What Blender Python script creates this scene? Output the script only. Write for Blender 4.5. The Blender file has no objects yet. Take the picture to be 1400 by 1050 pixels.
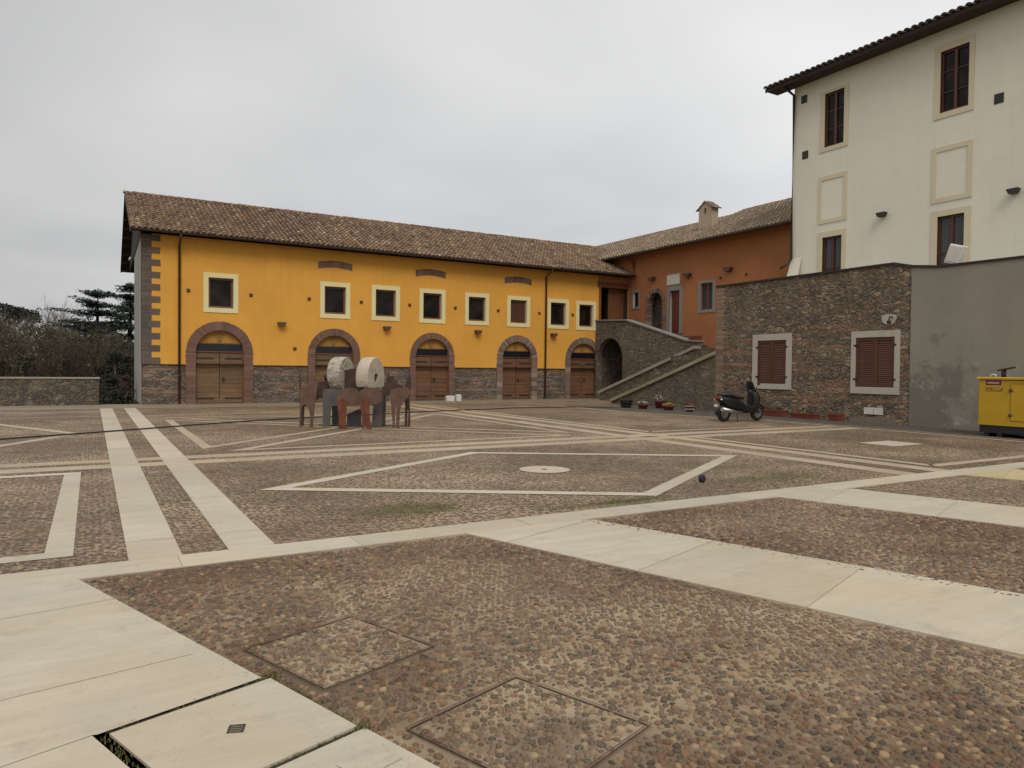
import bpy, math, random
from mathutils import Vector, Matrix, Euler
from math import sin, cos, pi, radians as R
random.seed(7)
rnd = random.random
def ru(a, b): return a + (b - a) * random.random()
S = bpy.context.scene
COL = S.collection

# ------------------------------------------------------------------ mesh builder
class MB:
    def __init__(s): s.v = []; s.f = []; s.t = []; s.sm = []; s.mi = []
    def face(s, pts, t=None, sm=False, mi=0):
        n = len(s.v); s.v += [tuple(p) for p in pts]; s.f.append(list(range(n, n + len(pts))))
        s.t.append(t if t is not None else (rnd(), rnd(), rnd())); s.sm.append(sm); s.mi.append(mi)
    def box(s, x0, x1, y0, y1, z0, z1, t=None, mi=0, M=None):
        t = t or (rnd(), rnd(), rnd())
        P = [Vector((x, y, z)) for x in (x0, x1) for y in (y0, y1) for z in (z0, z1)]
        if M is not None: P = [M @ p for p in P]
        n = len(s.v); s.v += [tuple(p) for p in P]
        for q in ((0,1,3,2),(4,6,7,5),(0,4,5,1),(2,3,7,6),(0,2,6,4),(1,5,7,3)):
            s.f.append([n + i for i in q]); s.t.append(t); s.sm.append(False); s.mi.append(mi)
    def bbox(s, x0, x1, y0, y1, z0, z1, b=.02, t=None, M=None, mi=0):
        # box with chamfered vertical and top edges
        t = t or (rnd(), rnd(), rnd())
        def ring(i, z): return [(x0+i,y0+b,z),(x0+b,y0+i,z),(x1-b,y0+i,z),(x1-i,y0+b,z),(x1-i,y1-b,z),(x1-b,y1-i,z),(x0+b,y1-i,z),(x0+i,y1-b,z)]
        rs = [ring(0, z0), ring(0, z1 - b)]
        top = [(x0+b,y0+b,z1),(x0+b,y0+b,z1),(x1-b,y0+b,z1),(x1-b,y0+b,z1),(x1-b,y1-b,z1),(x1-b,y1-b,z1),(x0+b,y1-b,z1),(x0+b,y1-b,z1)]
        rs.append(top); s.rings(rs, closed=True, cap=True, t=t, M=M, mi=mi)
    def rings(s, rs, closed=True, cap=False, t=None, sm=False, M=None, mi=0):
        t = t or (rnd(), rnd(), rnd()); n = len(s.v); k = len(rs[0])
        for r in rs:
            for p in r: s.v.append(tuple(M @ Vector(p)) if M is not None else tuple(p))
        for a in range(len(rs) - 1):
            for i in range(k if closed else k - 1):
                j = (i + 1) % k
                s.f.append([n+a*k+i, n+a*k+j, n+(a+1)*k+j, n+(a+1)*k+i]); s.t.append(t); s.sm.append(sm); s.mi.append(mi)
        if cap:
            s.f.append([n + i for i in range(k)][::-1]); s.f.append([n + (len(rs)-1)*k + i for i in range(k)])
            s.t += [t, t]; s.sm += [False, False]; s.mi += [mi, mi]
    def tube(s, path, r, seg=8, t=None, cap=True, sm=True, mi=0):
        path = [Vector(p) for p in path]; rr = r if isinstance(r, (list, tuple)) else [r] * len(path)
        rs = []; ref = None
        for i, p in enumerate(path):
            d = (path[min(i+1, len(path)-1)] - path[max(i-1, 0)]).normalized()
            if ref is None: ref = Vector((0,0,1)) if abs(d.z) < .9 else Vector((1,0,0))
            a = d.cross(ref).normalized(); b = d.cross(a); ref = -b if False else ref
            rs.append([p + (a*cos(2*pi*k/seg) + b*sin(2*pi*k/seg))*rr[i] for k in range(seg)])
        s.rings(rs, True, cap, t, sm, mi=mi)
    def lathe(s, prof, c=(0,0,0), seg=16, t=None, sm=True, M=None, cap=True, mi=0):
        rs = [[(c[0]+r*cos(2*pi*k/seg), c[1]+r*sin(2*pi*k/seg), c[2]+z) for k in range(seg)] for r, z in prof]
        s.rings(rs, True, cap, t, sm, M, mi)
    def prism(s, poly, d0, d1, fm, t=None, mi=0):
        # poly in (u,z), extruded between depths d0..d1 through fm(u,d,z)
        t = t or (rnd(), rnd(), rnd()); n = len(s.v); k = len(poly)
        for d in (d0, d1):
            for u, z in poly: s.v.append(tuple(fm(u, d, z)))
        s.f.append(list(range(n, n+k))); s.f.append(list(range(n+k, n+2*k))[::-1]); s.t += [t, t]; s.sm += [False]*2; s.mi += [mi]*2
        for i in range(k):
            j = (i+1) % k
            s.f.append([n+i, n+j, n+k+j, n+k+i]); s.t.append(t); s.sm.append(False); s.mi.append(mi)
    def ell(s, c, r, seg=12, rg=8, t=None, M=None, mi=0):
        prof = [(max(1e-4, sin(pi*i/rg)), -cos(pi*i/rg)) for i in range(rg+1)]
        rs = [[(c[0]+r[0]*p*cos(2*pi*k/seg), c[1]+r[1]*p*sin(2*pi*k/seg), c[2]+r[2]*q) for k in range(seg)] for p, q in prof]
        s.rings(rs, True, True, t, True, M, mi)
    def build(s, name, mat, parent=None, loc=None, fix=True):
        # mesh vertices are given in world coordinates; parts are stored relative to their root
        me = bpy.data.meshes.new(name); off = Vector((0,0,0))
        if parent is not None and loc is None: off = world_of(parent)
        elif loc is not None: off = Vector(loc)
        vs = [(v[0]-off.x, v[1]-off.y, v[2]-off.z) for v in s.v]
        me.from_pydata(vs, [], s.f)
        for m in (mat if isinstance(mat, (list, tuple)) else [mat]): me.materials.append(m)
        me.polygons.foreach_set('use_smooth', s.sm); me.polygons.foreach_set('material_index', s.mi)
        at = me.attributes.new('tint', 'FLOAT_COLOR', 'FACE')
        at.data.foreach_set('color', [c for t in s.t for c in (t[0], t[1], t[2], 1.0)])
        me.update()
        if fix:
            import bmesh
            bm = bmesh.new(); bm.from_mesh(me); bmesh.ops.recalc_face_normals(bm, faces=bm.faces); bm.to_mesh(me); bm.free()
        o = bpy.data.objects.new(name, me); COL.objects.link(o)
        if parent is not None: o.parent = parent
        elif loc is not None: o.location = loc
        return o
def world_of(o):
    p = Vector((0,0,0))
    while o is not None: p += o.location; o = o.parent
    return p
def tag(o, label=None, cat=None, group=None, kind=None):
    if label: o['label'] = label
    if cat: o['category'] = cat
    if group: o['group'] = group
    if kind: o['kind'] = kind
    return o
def thing(name, loc, label, cat, group=None, rz=0):
    o = bpy.data.objects.new(name, None); COL.objects.link(o); o.location = loc; o.rotation_euler = (0,0,rz)
    o.empty_display_size = .2
    return tag(o, label, cat, group)
def copy_tree(o, parent=None):
    c = o.copy(); COL.objects.link(c)
    if parent is not None: c.parent = parent
    for ch in [x for x in COL.objects if x.parent is o]: copy_tree(ch, c)
    return c

# ------------------------------------------------------------------ materials
class NT:
    def __init__(s, name):
        s.m = bpy.data.materials.new(name); s.m.use_nodes = True; s.t = s.m.node_tree
        s.t.nodes.clear(); s.out = s.n('ShaderNodeOutputMaterial'); s.b = s.n('ShaderNodeBsdfPrincipled')
        s.l(s.b.outputs[0], s.out.inputs[0]); s.co = None
    def n(s, ty, **kw):
        n = s.t.nodes.new(ty)
        for k, v in kw.items(): setattr(n, k, v)
        return n
    def l(s, a, b): s.t.links.new(a, b)
    def put(s, sock, v):
        if hasattr(v, 'links'): s.l(v, sock)
        elif isinstance(v, (tuple, list)) and len(v) == 3 and sock.type == 'RGBA': sock.default_value = (*v, 1)
        else: sock.default_value = v
    def obj(s, scale=(1,1,1), rot=(0,0,0), loc=(0,0,0)):
        if s.co is None: s.co = s.n('ShaderNodeTexCoord')
        mp = s.n('ShaderNodeMapping'); mp.inputs['Scale'].default_value = scale; mp.inputs['Rotation'].default_value = rot; mp.inputs['Location'].default_value = loc
        s.l(s.co.outputs['Object'], mp.inputs[0]); return mp.outputs[0]
    def noise(s, sc, det=4, rough=.55, vec=None, dist=0, out=0):
        n = s.n('ShaderNodeTexNoise'); n.inputs['Scale'].default_value = sc; n.inputs['Detail'].default_value = det
        n.inputs['Roughness'].default_value = rough; n.inputs['Distortion'].default_value = dist
        s.l(vec if vec is not None else s.obj(), n.inputs['Vector']); return n.outputs[out]
    def vor(s, sc, vec=None, feat='F1', rand=1, dim='3D'):
        n = s.n('ShaderNodeTexVoronoi'); n.feature = feat; n.voronoi_dimensions = dim
        n.inputs['Scale'].default_value = sc; n.inputs['Randomness'].default_value = rand
        s.l(vec if vec is not None else s.obj(), n.inputs['Vector']); return n.outputs
    def ramp(s, f, stops, interp='LINEAR'):
        n = s.n('ShaderNodeValToRGB'); cr = n.color_ramp; cr.interpolation = interp
        while len(cr.elements) < len(stops): cr.elements.new(.5)
        for e, (p, c) in zip(cr.elements, stops):
            e.position = p; e.color = (c, c, c, 1) if not isinstance(c, (tuple, list)) else (*c, 1)
        s.l(f, n.inputs[0]); return n.outputs[0]
    def mix(s, f, a, b, bl='MIX'):
        n = s.n('ShaderNodeMix'); n.data_type = 'RGBA'; n.blend_type = bl
        s.put(n.inputs['Factor'], f); s.put(n.inputs['A'], a); s.put(n.inputs['B'], b); return n.outputs['Result']
    def math(s, op, a, b=0, c=0):
        n = s.n('ShaderNodeMath'); n.operation = op; s.put(n.inputs[0], a); s.put(n.inputs[1], b); s.put(n.inputs[2], c); return n.outputs[0]
    def attr(s, nm='tint'):
        a = s.n('ShaderNodeAttribute'); a.attribute_name = nm; sp = s.n('ShaderNodeSeparateColor'); s.l(a.outputs['Color'], sp.inputs[0]); return sp.outputs
    def sep(s, vec):
        n = s.n('ShaderNodeSeparateXYZ'); s.l(vec, n.inputs[0]); return n.outputs
    def bump(s, h, st=.5, d=.02, prev=None):
        n = s.n('ShaderNodeBump'); n.inputs['Strength'].default_value = st; n.inputs['Distance'].default_value = d
        s.l(h, n.inputs['Height'])
        if prev is not None: s.l(prev, n.inputs['Normal'])
        return n.outputs[0]
    def done(s, col=None, rough=None, nor=None, **kw):
        if col is not None: s.put(s.b.inputs['Base Color'], col)
        if rough is not None: s.put(s.b.inputs['Roughness'], rough)
        if nor is not None: s.l(nor, s.b.inputs['Normal'])
        for k, v in kw.items(): s.put(s.b.inputs[k.replace('_', ' ')], v)
        return s.m

def m_simple(name, col, rough=.6, var=.15, sc=6, bump=.1, **kw):
    t = NT(name); n = t.noise(sc, 5)
    c = t.mix(t.ramp(n, [(.3, 0.), (.7, 1.)]), tuple(x*(1-var) for x in col), tuple(min(1, x*(1+var)) for x in col))
    return t.done(c, rough, t.bump(t.noise(sc*12, 3), bump, .004), **kw)
def m_plaster(name, col, var=.12, stain=(.5,.45,.4), st=.3, zlo=None):
    t = NT(name)
    a = t.noise(.35, 6, .6); b = t.noise(3.5, 5, .6)
    c = t.mix(t.ramp(a, [(.3,0.),(.72,1.)]), tuple(x*(1-var) for x in col), tuple(x*(1+var*.6) for x in col))
    c = t.mix(t.math('MULTIPLY', t.ramp(b, [(.45,0.),(.8,1.)]), .25), c, tuple(x*.8 for x in col))
    # rain streaks: noise stretched down the wall
    sk = t.noise(1, 4, .6, t.obj((5.5,5.5,.22))); sk = t.ramp(sk, [(.54,0.),(.78,1.)])
    c = t.mix(t.math('MULTIPLY', sk, st), c, tuple(x*s_ for x, s_ in zip(col, stain)))
    h = t.noise(45, 4, .6); h2 = t.noise(2.2, 3)
    return t.done(c, .88, t.bump(h2, .25, .03, t.bump(h, .3, .004)))
def m_rubble(name, pal, sc=3.2, mortar=(.26,.23,.19), flat=1.7, brick=0, warp=.35, lich=.3):
    t = NT(name); p = t.obj((1,1,flat))
    w = t.n('ShaderNodeVectorMath'); w.operation = 'MULTIPLY_ADD'
    nz = t.n('ShaderNodeTexNoise'); nz.inputs['Scale'].default_value = 2.2; nz.inputs['Detail'].default_value = 3; t.l(p, nz.inputs['Vector'])
    t.l(nz.outputs['Color'], w.inputs[0]); w.inputs[1].default_value = (warp,)*3; t.l(p, w.inputs[2]); q = w.outputs[0]
    v = t.vor(sc, q); e = t.vor(sc, q, 'DISTANCE_TO_EDGE')
    v2 = t.vor(sc*2.3, q); e2 = t.vor(sc*2.3, q, 'DISTANCE_TO_EDGE')
    pick = t.ramp(t.noise(1.3, 2, .5, p), [(.48,0.),(.54,1.)])
    cid = t.n('ShaderNodeSeparateColor'); t.l(t.mix(pick, v['Color'], v2['Color']), cid.inputs[0])
    ed = t.n('ShaderNodeMix'); ed.data_type = 'FLOAT'; t.l(pick, ed.inputs[0]); t.l(e['Distance'], ed.inputs[2]); t.l(t.math('MULTIPLY', e2['Distance'], 1.5), ed.inputs[3]); ed = ed.outputs[0]
    n = len(pal); c = t.ramp(cid.outputs[0], [(i/n, pal[i]) for i in range(n)], 'CONSTANT')
    fine = t.noise(14, 6, .65)
    c = t.mix(.55, c, t.ramp(fine, [(.25,.25),(.8,1.0)]), 'MULTIPLY')
    m = t.ramp(ed, [(.03,1.),(.11,0.)])
    mc = t.mix(t.ramp(t.noise(1.1,4), [(.35,0.),(.65,1.)]), mortar, tuple(x*.45 for x in mortar))
    c = t.mix(m, c, mc)
    if lich: c = t.mix(t.math('MULTIPLY', t.ramp(t.noise(1.7, 7, .7), [(.56,0.),(.68,1.)]), lich), c, (.40,.37,.30))
    if brick:
        z = t.sep(t.obj())[2]; row = t.math('FRACT', t.math('MULTIPLY', z, 1/.075)); 
        zone = t.ramp(t.noise(.9, 4, .6, t.obj((.35,.35,5.5))), [(.515,0.),(.56,1.)]); zone = t.math('MULTIPLY', zone, t.ramp(t.math('MULTIPLY', z, .2), [(.56,1.),(.66,.2)]))
        br = t.mix(t.noise(9, 3), (.29,.125,.065), (.42,.25,.15)); br = t.mix(t.ramp(row, [(.72,0.),(.82,1.)]), br, mortar)
        c = t.mix(t.math('MULTIPLY', zone, brick), c, br)
    h = t.math('ADD', t.ramp(ed, [(.0,0.),(.16,1.)]), t.math('MULTIPLY', fine, .5))
    return t.done(c, .9, t.bump(h, .9, .05))
def m_tint(name, pal, rough=.85, dirt=.4, bump=.4, sc=14, dcol=(.05,.045,.04)):
    # per-piece colour (one random tint per tile or brick) with weathering on top
    t = NT(name); a = t.attr(); n = len(pal)
    c = t.ramp(a[0], [(i/(n-1), pal[i]) for i in range(n)])
    c = t.mix(.5, c, t.ramp(a[1], [(0,.55),(1,1.2)]), 'MULTIPLY')
    c = t.mix(t.math('MULTIPLY', t.ramp(t.noise(sc, 6, .65), [(.42,0.),(.7,1.)]), dirt), c, dcol)
    c = t.mix(t.math('MULTIPLY', t.ramp(t.noise(.5, 5, .6), [(.45,0.),(.75,1.)]), dirt), c, dcol)
    return t.done(c, rough, t.bump(t.noise(sc*3, 4), bump, .006))
def m_wood(name, a, b, rough=.6, ax=(1.2,1.2,22), plank=0):
    t = NT(name); g = t.noise(1, 6, .6, t.obj(ax), .6); at = t.attr()
    c = t.mix(t.ramp(g, [(.3,0.),(.7,1.)]), a, b)
    c = t.mix(.6, c, t.ramp(at[0], [(0,.55),(1,1.15)]), 'MULTIPLY')
    c = t.mix(t.math('MULTIPLY', t.ramp(t.noise(2.5, 6, .7), [(.5,0.),(.75,1.)]), .45), c, tuple(x*.35 for x in a))
    return t.done(c, rough, t.bump(g, .3, .004))
def m_cobble(name, light=0., sc=20., seed=0., pale=0.):
    # rounded river pebbles of mixed colours bedded in tan mortar
    t = NT(name); co = t.n('ShaderNodeNewGeometry').outputs['Position']
    mp = t.n('ShaderNodeMapping'); mp.inputs['Location'].default_value = (seed, seed*.7, 0); t.l(co, mp.inputs[0])
    def warp(sc_, amt):
        nz = t.n('ShaderNodeTexNoise'); nz.inputs['Scale'].default_value = sc_; nz.inputs['Detail'].default_value = 2; t.l(mp.outputs[0], nz.inputs['Vector'])
        w = t.n('ShaderNodeVectorMath'); w.operation = 'MULTIPLY_ADD'; t.l(nz.outputs['Color'], w.inputs[0]); w.inputs[1].default_value = (amt,)*3; t.l(mp.outputs[0], w.inputs[2]); return w.outputs[0]
    q = warp(22, .022)
    v = t.vor(sc, q, 'F1', .88, '2D'); e = t.vor(sc, q, 'DISTANCE_TO_EDGE', .88, '2D')
    v2 = t.vor(sc*2.1, q, 'F1', 1, '2D')
    cid = t.n('ShaderNodeSeparateColor'); t.l(v['Color'], cid.inputs[0]); cid2 = t.n('ShaderNodeSeparateColor'); t.l(v2['Color'], cid2.inputs[0])
    P = mp.outputs[0]
    big = t.noise(.33, 5, .6, P); big2 = t.noise(1.5, 5, .65, P); red = t.noise(.55, 4, .6, t.obj((1,1,1), (0,0,0), (7+seed,3,0)))
    pal = [(.022,.016,.011),(.055,.036,.020),(.085,.055,.031),(.125,.085,.049),(.075,.062,.047),(.115,.054,.028),(.24,.185,.12),(.40,.34,.25)]
    k = 1+light
    c = t.ramp(cid.outputs[0], [(p, tuple(x*k for x in q_)) for p, q_ in zip((0,.14,.3,.46,.62,.76,.88,.96), pal)])
    c2 = t.ramp(cid2.outputs[0], [(p, tuple(x*k*.95 for x in q_)) for p, q_ in zip((0,.14,.3,.46,.62,.76,.88,.96), pal)])
    c = t.mix(t.math('MULTIPLY', t.ramp(red, [(.46,0.),(.64,1.)]), .55), c, t.mix(cid.outputs[1], (.085,.038,.017), (.22,.115,.052)))
    f1 = t.math('SUBTRACT', v['Distance'], t.math('MULTIPLY', cid.outputs[2], .13))
    st = t.ramp(f1, [(.26,1.),(.36,0.)]); st = t.math('MULTIPLY', st, t.ramp(e['Distance'], [(.02,0.),(.07,1.)]))
    st2 = t.ramp(t.math('SUBTRACT', v2['Distance'], t.math('MULTIPLY', cid2.outputs[2], .14)), [(.26,1.),(.36,0.)])
    worn = t.ramp(big, [(.40,0.),(.62,1.)]); fine = t.noise(170, 4, .7, P)
    mort = t.mix(worn, (.235,.178,.115), (.60,.50,.36)); mort = t.mix(t.ramp(big2, [(.34,.6),(.5,0.)]), mort, (.10,.070,.042))
    mort = t.mix(t.ramp(fine, [(.35,.55),(.65,0.)]), mort, (.07,.05,.035))
    base = t.mix(t.math('MULTIPLY', st2, t.ramp(worn, [(0,.75),(1,.45)])), mort, c2)
    c = t.mix(st, base, c)
    c = t.mix(t.math('MULTIPLY', t.ramp(fine, [(.5,0.),(.75,1.)]), .25), c, (.34,.28,.20))
    dust = t.math('MULTIPLY', t.ramp(t.noise(.8, 6, .7, P), [(.5,0.),(.75,1.)]), .3)
    c = t.mix(dust, c, (.27,.205,.13))
    soil = t.math('MULTIPLY', t.ramp(t.noise(.5, 6, .7, t.obj((1,1,1),(0,0,0),(11,5,0))), [(.5,0.),(.7,1.)]), .32)
    c = t.mix(soil, c, (.095,.060,.030))
    c = t.mix(1., c, (1.02,.92,.80), 'MULTIPLY')
    px = t.sep(co); ms = None
    for (mx, my, sx, sy) in ((3.2,7.55,.75,.5),(5.4,6.82,.9,.22),(8.9,7.3,1.2,.5),(9.0,8.6,.8,.4)):   # moss patches where the grass grows
        dx = t.math('MULTIPLY', t.math('SUBTRACT', px[0], mx), 1/sx); dy = t.math('MULTIPLY', t.math('SUBTRACT', px[1], my), 1/sy)
        d = t.math('SQRT', t.math('ADD', t.math('MULTIPLY', dx, dx), t.math('MULTIPLY', dy, dy)))
        d = t.math('ADD', d, t.math('MULTIPLY', t.math('SUBTRACT', big2, .5), 2.4))
        g = t.ramp(d, [(.2,1.),(1.,0.)]); ms = g if ms is None else t.math('MAXIMUM', ms, g)
    c = t.mix(t.math('MULTIPLY', ms, .6), c, (.115,.105,.03))
    dome = t.math('SUBTRACT', 1., t.math('MULTIPLY', t.math('MULTIPLY', v['Distance'], v['Distance']), 4.2))
    h = t.math('MAXIMUM', t.math('MULTIPLY', st, t.math('ADD', .45, t.math('MULTIPLY', dome, .6))), t.math('MULTIPLY', st2, .32))
    return t.done(c, t.ramp(cid.outputs[1], [(0,.55),(1,.9)]), t.bump(fine, .3, .003, t.bump(h, 1., .022)))
def m_trav(name, col=(.50,.43,.315), warm=.25):
    t = NT(name); co = t.n('ShaderNodeNewGeometry').outputs['Position']
    mp = t.n('ShaderNodeMapping'); mp.inputs['Rotation'].default_value = (0,0,R(19)); mp.inputs['Scale'].default_value = (1.1,9,1); t.l(co, mp.inputs[0])
    vein = t.noise(1, 6, .65, mp.outputs[0], .8); blot = t.noise(.7, 5, .6, co); fine = t.noise(38, 5, .7, co)
    c = t.mix(t.ramp(vein, [(.35,0.),(.7,1.)]), tuple(x*.88 for x in col), tuple(x*1.07 for x in col))
    c = t.mix(t.math('MULTIPLY', t.ramp(blot, [(.38,0.),(.62,1.)]), .6), c, (col[0]*.80, col[1]*.77, col[2]*.70))
    c = t.mix(t.math('MULTIPLY', t.ramp(t.noise(.45, 3, .5, co), [(.48,0.),(.68,1.)]), warm), c, (col[0]*1.02, col[1]*.84, col[2]*.60))
    c = t.mix(t.math('MULTIPLY', t.ramp(t.noise(.62, 4, .6, t.obj((1,1,1),(0,0,0),(5,9,0))), [(.52,0.),(.7,1.)]), .5), c, (col[0]*.72, col[1]*.76, col[2]*.84))
    c = t.mix(t.math('MULTIPLY', t.ramp(fine, [(.58,0.),(.72,1.)]), .4), c, (.20,.165,.115))
    c = t.mix(t.math('MULTIPLY', t.ramp(t.noise(2.6, 8, .78, co), [(.55,0.),(.74,1.)]), .5), c, (.23,.185,.125))
    at_ = t.attr(); c = t.mix(1., c, t.ramp(at_[0], [(0,(.92,.915,.905)),(.5,(1.0,1.0,1.0)),(1,(1.07,1.07,1.08))]), 'MULTIPLY')
    return t.done(c, t.ramp(blot, [(.3,.5),(.7,.75)]), t.bump(vein, .12, .004, t.bump(fine, .2, .003)))
def m_leaf(name, cols, rough=.7):
    t = NT(name); a = t.attr(); n = len(cols)
    c = t.ramp(a[0], [(i/(n-1), cols[i]) for i in range(n)])
    c = t.mix(.4, c, t.ramp(a[1], [(0,.5),(1,1.3)]), 'MULTIPLY')
    return t.done(c, rough)

MAT = {}
MAT['ochre'] = m_plaster('ochre_plaster', (.71,.35,.052), .13, (.80,.70,.55), .38)
MAT['tymp'] = m_plaster('ochre_wood_panel', (.42,.215,.045), .2, (.6,.5,.4), .5)
MAT['orange'] = m_plaster('orange_plaster', (.40,.158,.058), .16, (.75,.6,.55), .4)
MAT['cream'] = m_plaster('cream_plaster', (.75,.715,.59), .07, (.82,.80,.76), .38)
MAT['grey'] = m_plaster('grey_render', (.185,.165,.13), .16, (.6,.6,.6), .35)
MAT['trim_yellow'] = m_plaster('pale_yellow_trim', (.74,.65,.34), .06, (.8,.8,.75), .2)
MAT['trim_cream'] = m_plaster('cream_trim', (.64,.565,.40), .06, (.8,.8,.75), .2)
MAT['trim_grey'] = m_plaster('peperino_trim', (.25,.235,.21), .12, (.7,.7,.7), .3)
MAT['trim_white'] = m_plaster('white_trim', (.47,.42,.36), .10, (.7,.68,.65), .3)
MAT['reveal'] = m_plaster('white_reveal', (.70,.66,.58), .05, (.8,.8,.8), .15)
MAT['base_stone'] = m_rubble('plinth_stone', [(0.132,0.105,0.086),(0.187,0.145,0.113),(0.110,0.090,0.077),(0.242,0.190,0.140),(0.160,0.115,0.086),(0.209,0.120,0.081)], 2.6, (.25,.22,.18), 2.4, .55, .3, .25)
MAT['annex_stone'] = m_rubble('annex_rubble', [(0.152,0.121,0.090),(0.251,0.186,0.123),(0.114,0.094,0.072),(0.303,0.228,0.153),(0.409,0.297,0.190),(0.204,0.158,0.112),(0.266,0.152,0.091),(0.174,0.145,0.116)], 4.2, (.20,.165,.125), 2.0, .75, .35, .45)
MAT['stair_stone'] = m_rubble('stair_rubble', [(0.152,0.128,0.095),(0.240,0.188,0.128),(0.123,0.106,0.081),(0.305,0.242,0.164),(0.195,0.162,0.115)], 4.6, (.19,.16,.12), 2.3, .15, .35, .45)
MAT['low_stone'] = m_rubble('boundary_rubble', [(0.108,0.086,0.062),(0.169,0.121,0.088),(0.090,0.075,0.062),(0.206,0.155,0.104),(0.145,0.115,0.088)], 4.0, (.23,.19,.135), 1.3, 0, .4, .45)
MAT['coping'] = m_plaster('stone_coping', (.34,.305,.235), .2, (.5,.52,.4), .4)
MAT['moss_coping'] = m_plaster('mossy_coping', (.31,.285,.185), .3, (.5,.6,.3), .6)
MAT['moss'] = m_simple('moss', (.07,.085,.02), .95, .5, 9, .8)
MAT['concrete'] = m_plaster('grey_gable_render', (.36,.335,.30), .12, (.55,.52,.5), .5)
MAT['arch_brick'] = m_tint('arch_brick', [(.18,.095,.065),(.225,.115,.078),(.20,.11,.08),(.25,.14,.10)], .9, .3)
MAT['arch_stone'] = m_tint('arch_stone', [(.16,.13,.11),(.27,.15,.11),(.33,.28,.22),(.13,.11,.10),(.24,.12,.09)], .9, .3)
MAT['quoin'] = m_tint('quoin_stone', [(.14,.12,.10),(.19,.15,.12),(.17,.11,.08),(.12,.105,.095)], .9, .35)
MAT['relief'] = m_tint('relief_brick', [(.15,.095,.07),(.21,.12,.08),(.18,.13,.10)], .9, .35)
MAT['mortar'] = m_simple('brick_mortar', (.20,.155,.12), .95, .25, 9, .5)
MAT['tile'] = m_tint('roof_tile', [(.11,.066,.036),(.21,.115,.058),(.28,.168,.088),(.25,.172,.10),(.44,.335,.215)], .85, .42, .4, 9, (.05,.042,.034))
MAT['tile_pale'] = m_tint('lichened_roof_tile', [(.20,.145,.09),(.33,.25,.155),(.26,.16,.095),(.44,.36,.24),(.30,.235,.155)], .88, .42, .4, 9, (.075,.065,.05))
MAT['tile_dark'] = m_tint('dark_roof_tile', [(.05,.035,.028),(.08,.05,.036),(.06,.045,.036)], .85, .5, .4, 9)
MAT['soffit'] = m_wood('soffit_timber', (.028,.020,.015), (.05,.035,.025), .85)
MAT['pipe'] = m_simple('brown_pipe', (.085,.030,.016), .5, .2, 5, .05)
MAT['gutter'] = m_simple('dark_gutter', (.045,.03,.022), .5, .2, 5, .05)
MAT['door_a'] = m_wood('varnished_plank', (.125,.070,.031), (.225,.130,.060), .65)
MAT['door_b'] = m_wood('reddish_plank', (.115,.052,.025), (.205,.098,.046), .6)
MAT['door_red'] = m_wood('red_brown_door', (.12,.026,.013), (.17,.038,.018), .5, (20,20,1))
MAT['frame'] = m_wood('window_timber', (.14,.055,.024), (.22,.09,.038), .45, (14,14,2))
MAT['shutter'] = m_wood('louvre_timber', (.092,.031,.014), (.13,.045,.02), .5, (2,2,20))
MAT['iron'] = m_simple('black_iron', (.022,.019,.017), .55, .3, 12, .1)
MAT['rust'] = m_simple('rusted_steel_fitting', (.10,.045,.028), .75, .4, 14, .3)
t = NT('dark_glass'); MAT['glass'] = t.done(t.mix(t.ramp(t.noise(1.4,3), [(.4,0.),(.65,1.)]), (.006,.005,.004), (.026,.020,.016)), .2, Specular_IOR_Level=.18)
t = NT('curtained_glass'); w_ = t.n('ShaderNodeTexWave'); w_.inputs['Scale'].default_value = 5; w_.inputs['Distortion'].default_value = 2; w_.bands_direction = 'Y'
t.l(t.obj((1,1,.2)), w_.inputs[0]); MAT['glass_c'] = t.done(t.mix(w_.outputs['Fac'], (.035,.034,.036), (.10,.098,.10)), .12, Specular_IOR_Level=.3)
MAT['transom'] = m_simple('navy_transom', (.010,.010,.014), .25, .3, 3, .02)
MAT['white'] = m_simple('white_plastic', (.62,.60,.56), .5, .1, 5, .05)
MAT['paleplaque'] = m_simple('pale_marble', (.60,.56,.50), .5, .12, 4, .05)
MAT['steel'] = m_simple('grey_painted_steel', (.092,.082,.078), .6, .25, 4, .2)
MAT['twig_brown'] = m_simple('brown_twig', (.085,.062,.042), .95, .3, 7, .3)
t = NT('corten'); n_ = t.noise(3.2, 6, .65)
MAT['corten'] = t.done(t.mix(t.ramp(n_, [(.35,0.),(.68,1.)]), (.085,.043,.029), (.155,.085,.058)), .75, t.bump(t.noise(40,4), .2, .003))
MAT['drain'] = m_simple('worn_iron_grate', (.085,.066,.045), .8, .4, 60, .4)
MAT['corten_red'] = m_simple('red_rust_steel', (.135,.040,.016), .75, .35, 6, .2)
MAT['corten_dark'] = m_simple('dark_rust_steel', (.060,.030,.020), .75, .35, 6, .2)
MAT['millstone'] = m_simple('millstone', (.44,.38,.29), .9, .18, 5, .6)
t = NT('chipped_millstone'); e_ = t.vor(9, None, 'DISTANCE_TO_EDGE')['Distance']
MAT['millstone_rough'] = t.done(t.mix(t.ramp(t.noise(11,5,.7), [(.47,0.),(.63,1.)]), (.47,.42,.34), (.23,.185,.135)), .95, t.bump(t.noise(13,5,.7), 1., .05))
MAT['yellow'] = m_simple('yellow_enamel', (.47,.285,.008), .35, .06, 3, .03)
MAT['black'] = m_simple('black_enamel', (.014,.014,.016), .4, .3, 5, .05)
MAT['rubber'] = m_simple('rubber', (.016,.016,.016), .8, .3, 9, .2)
MAT['bike'] = m_simple('black_gloss_plastic', (.012,.012,.014), .22, .2, 3, .02)
MAT['seat'] = m_simple('seat_vinyl', (.022,.02,.02), .6, .2, 9, .1)
MAT['chrome'] = m_simple('brushed_metal', (.45,.45,.45), .3, .15, 9, .05, Metallic=.9)
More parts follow.
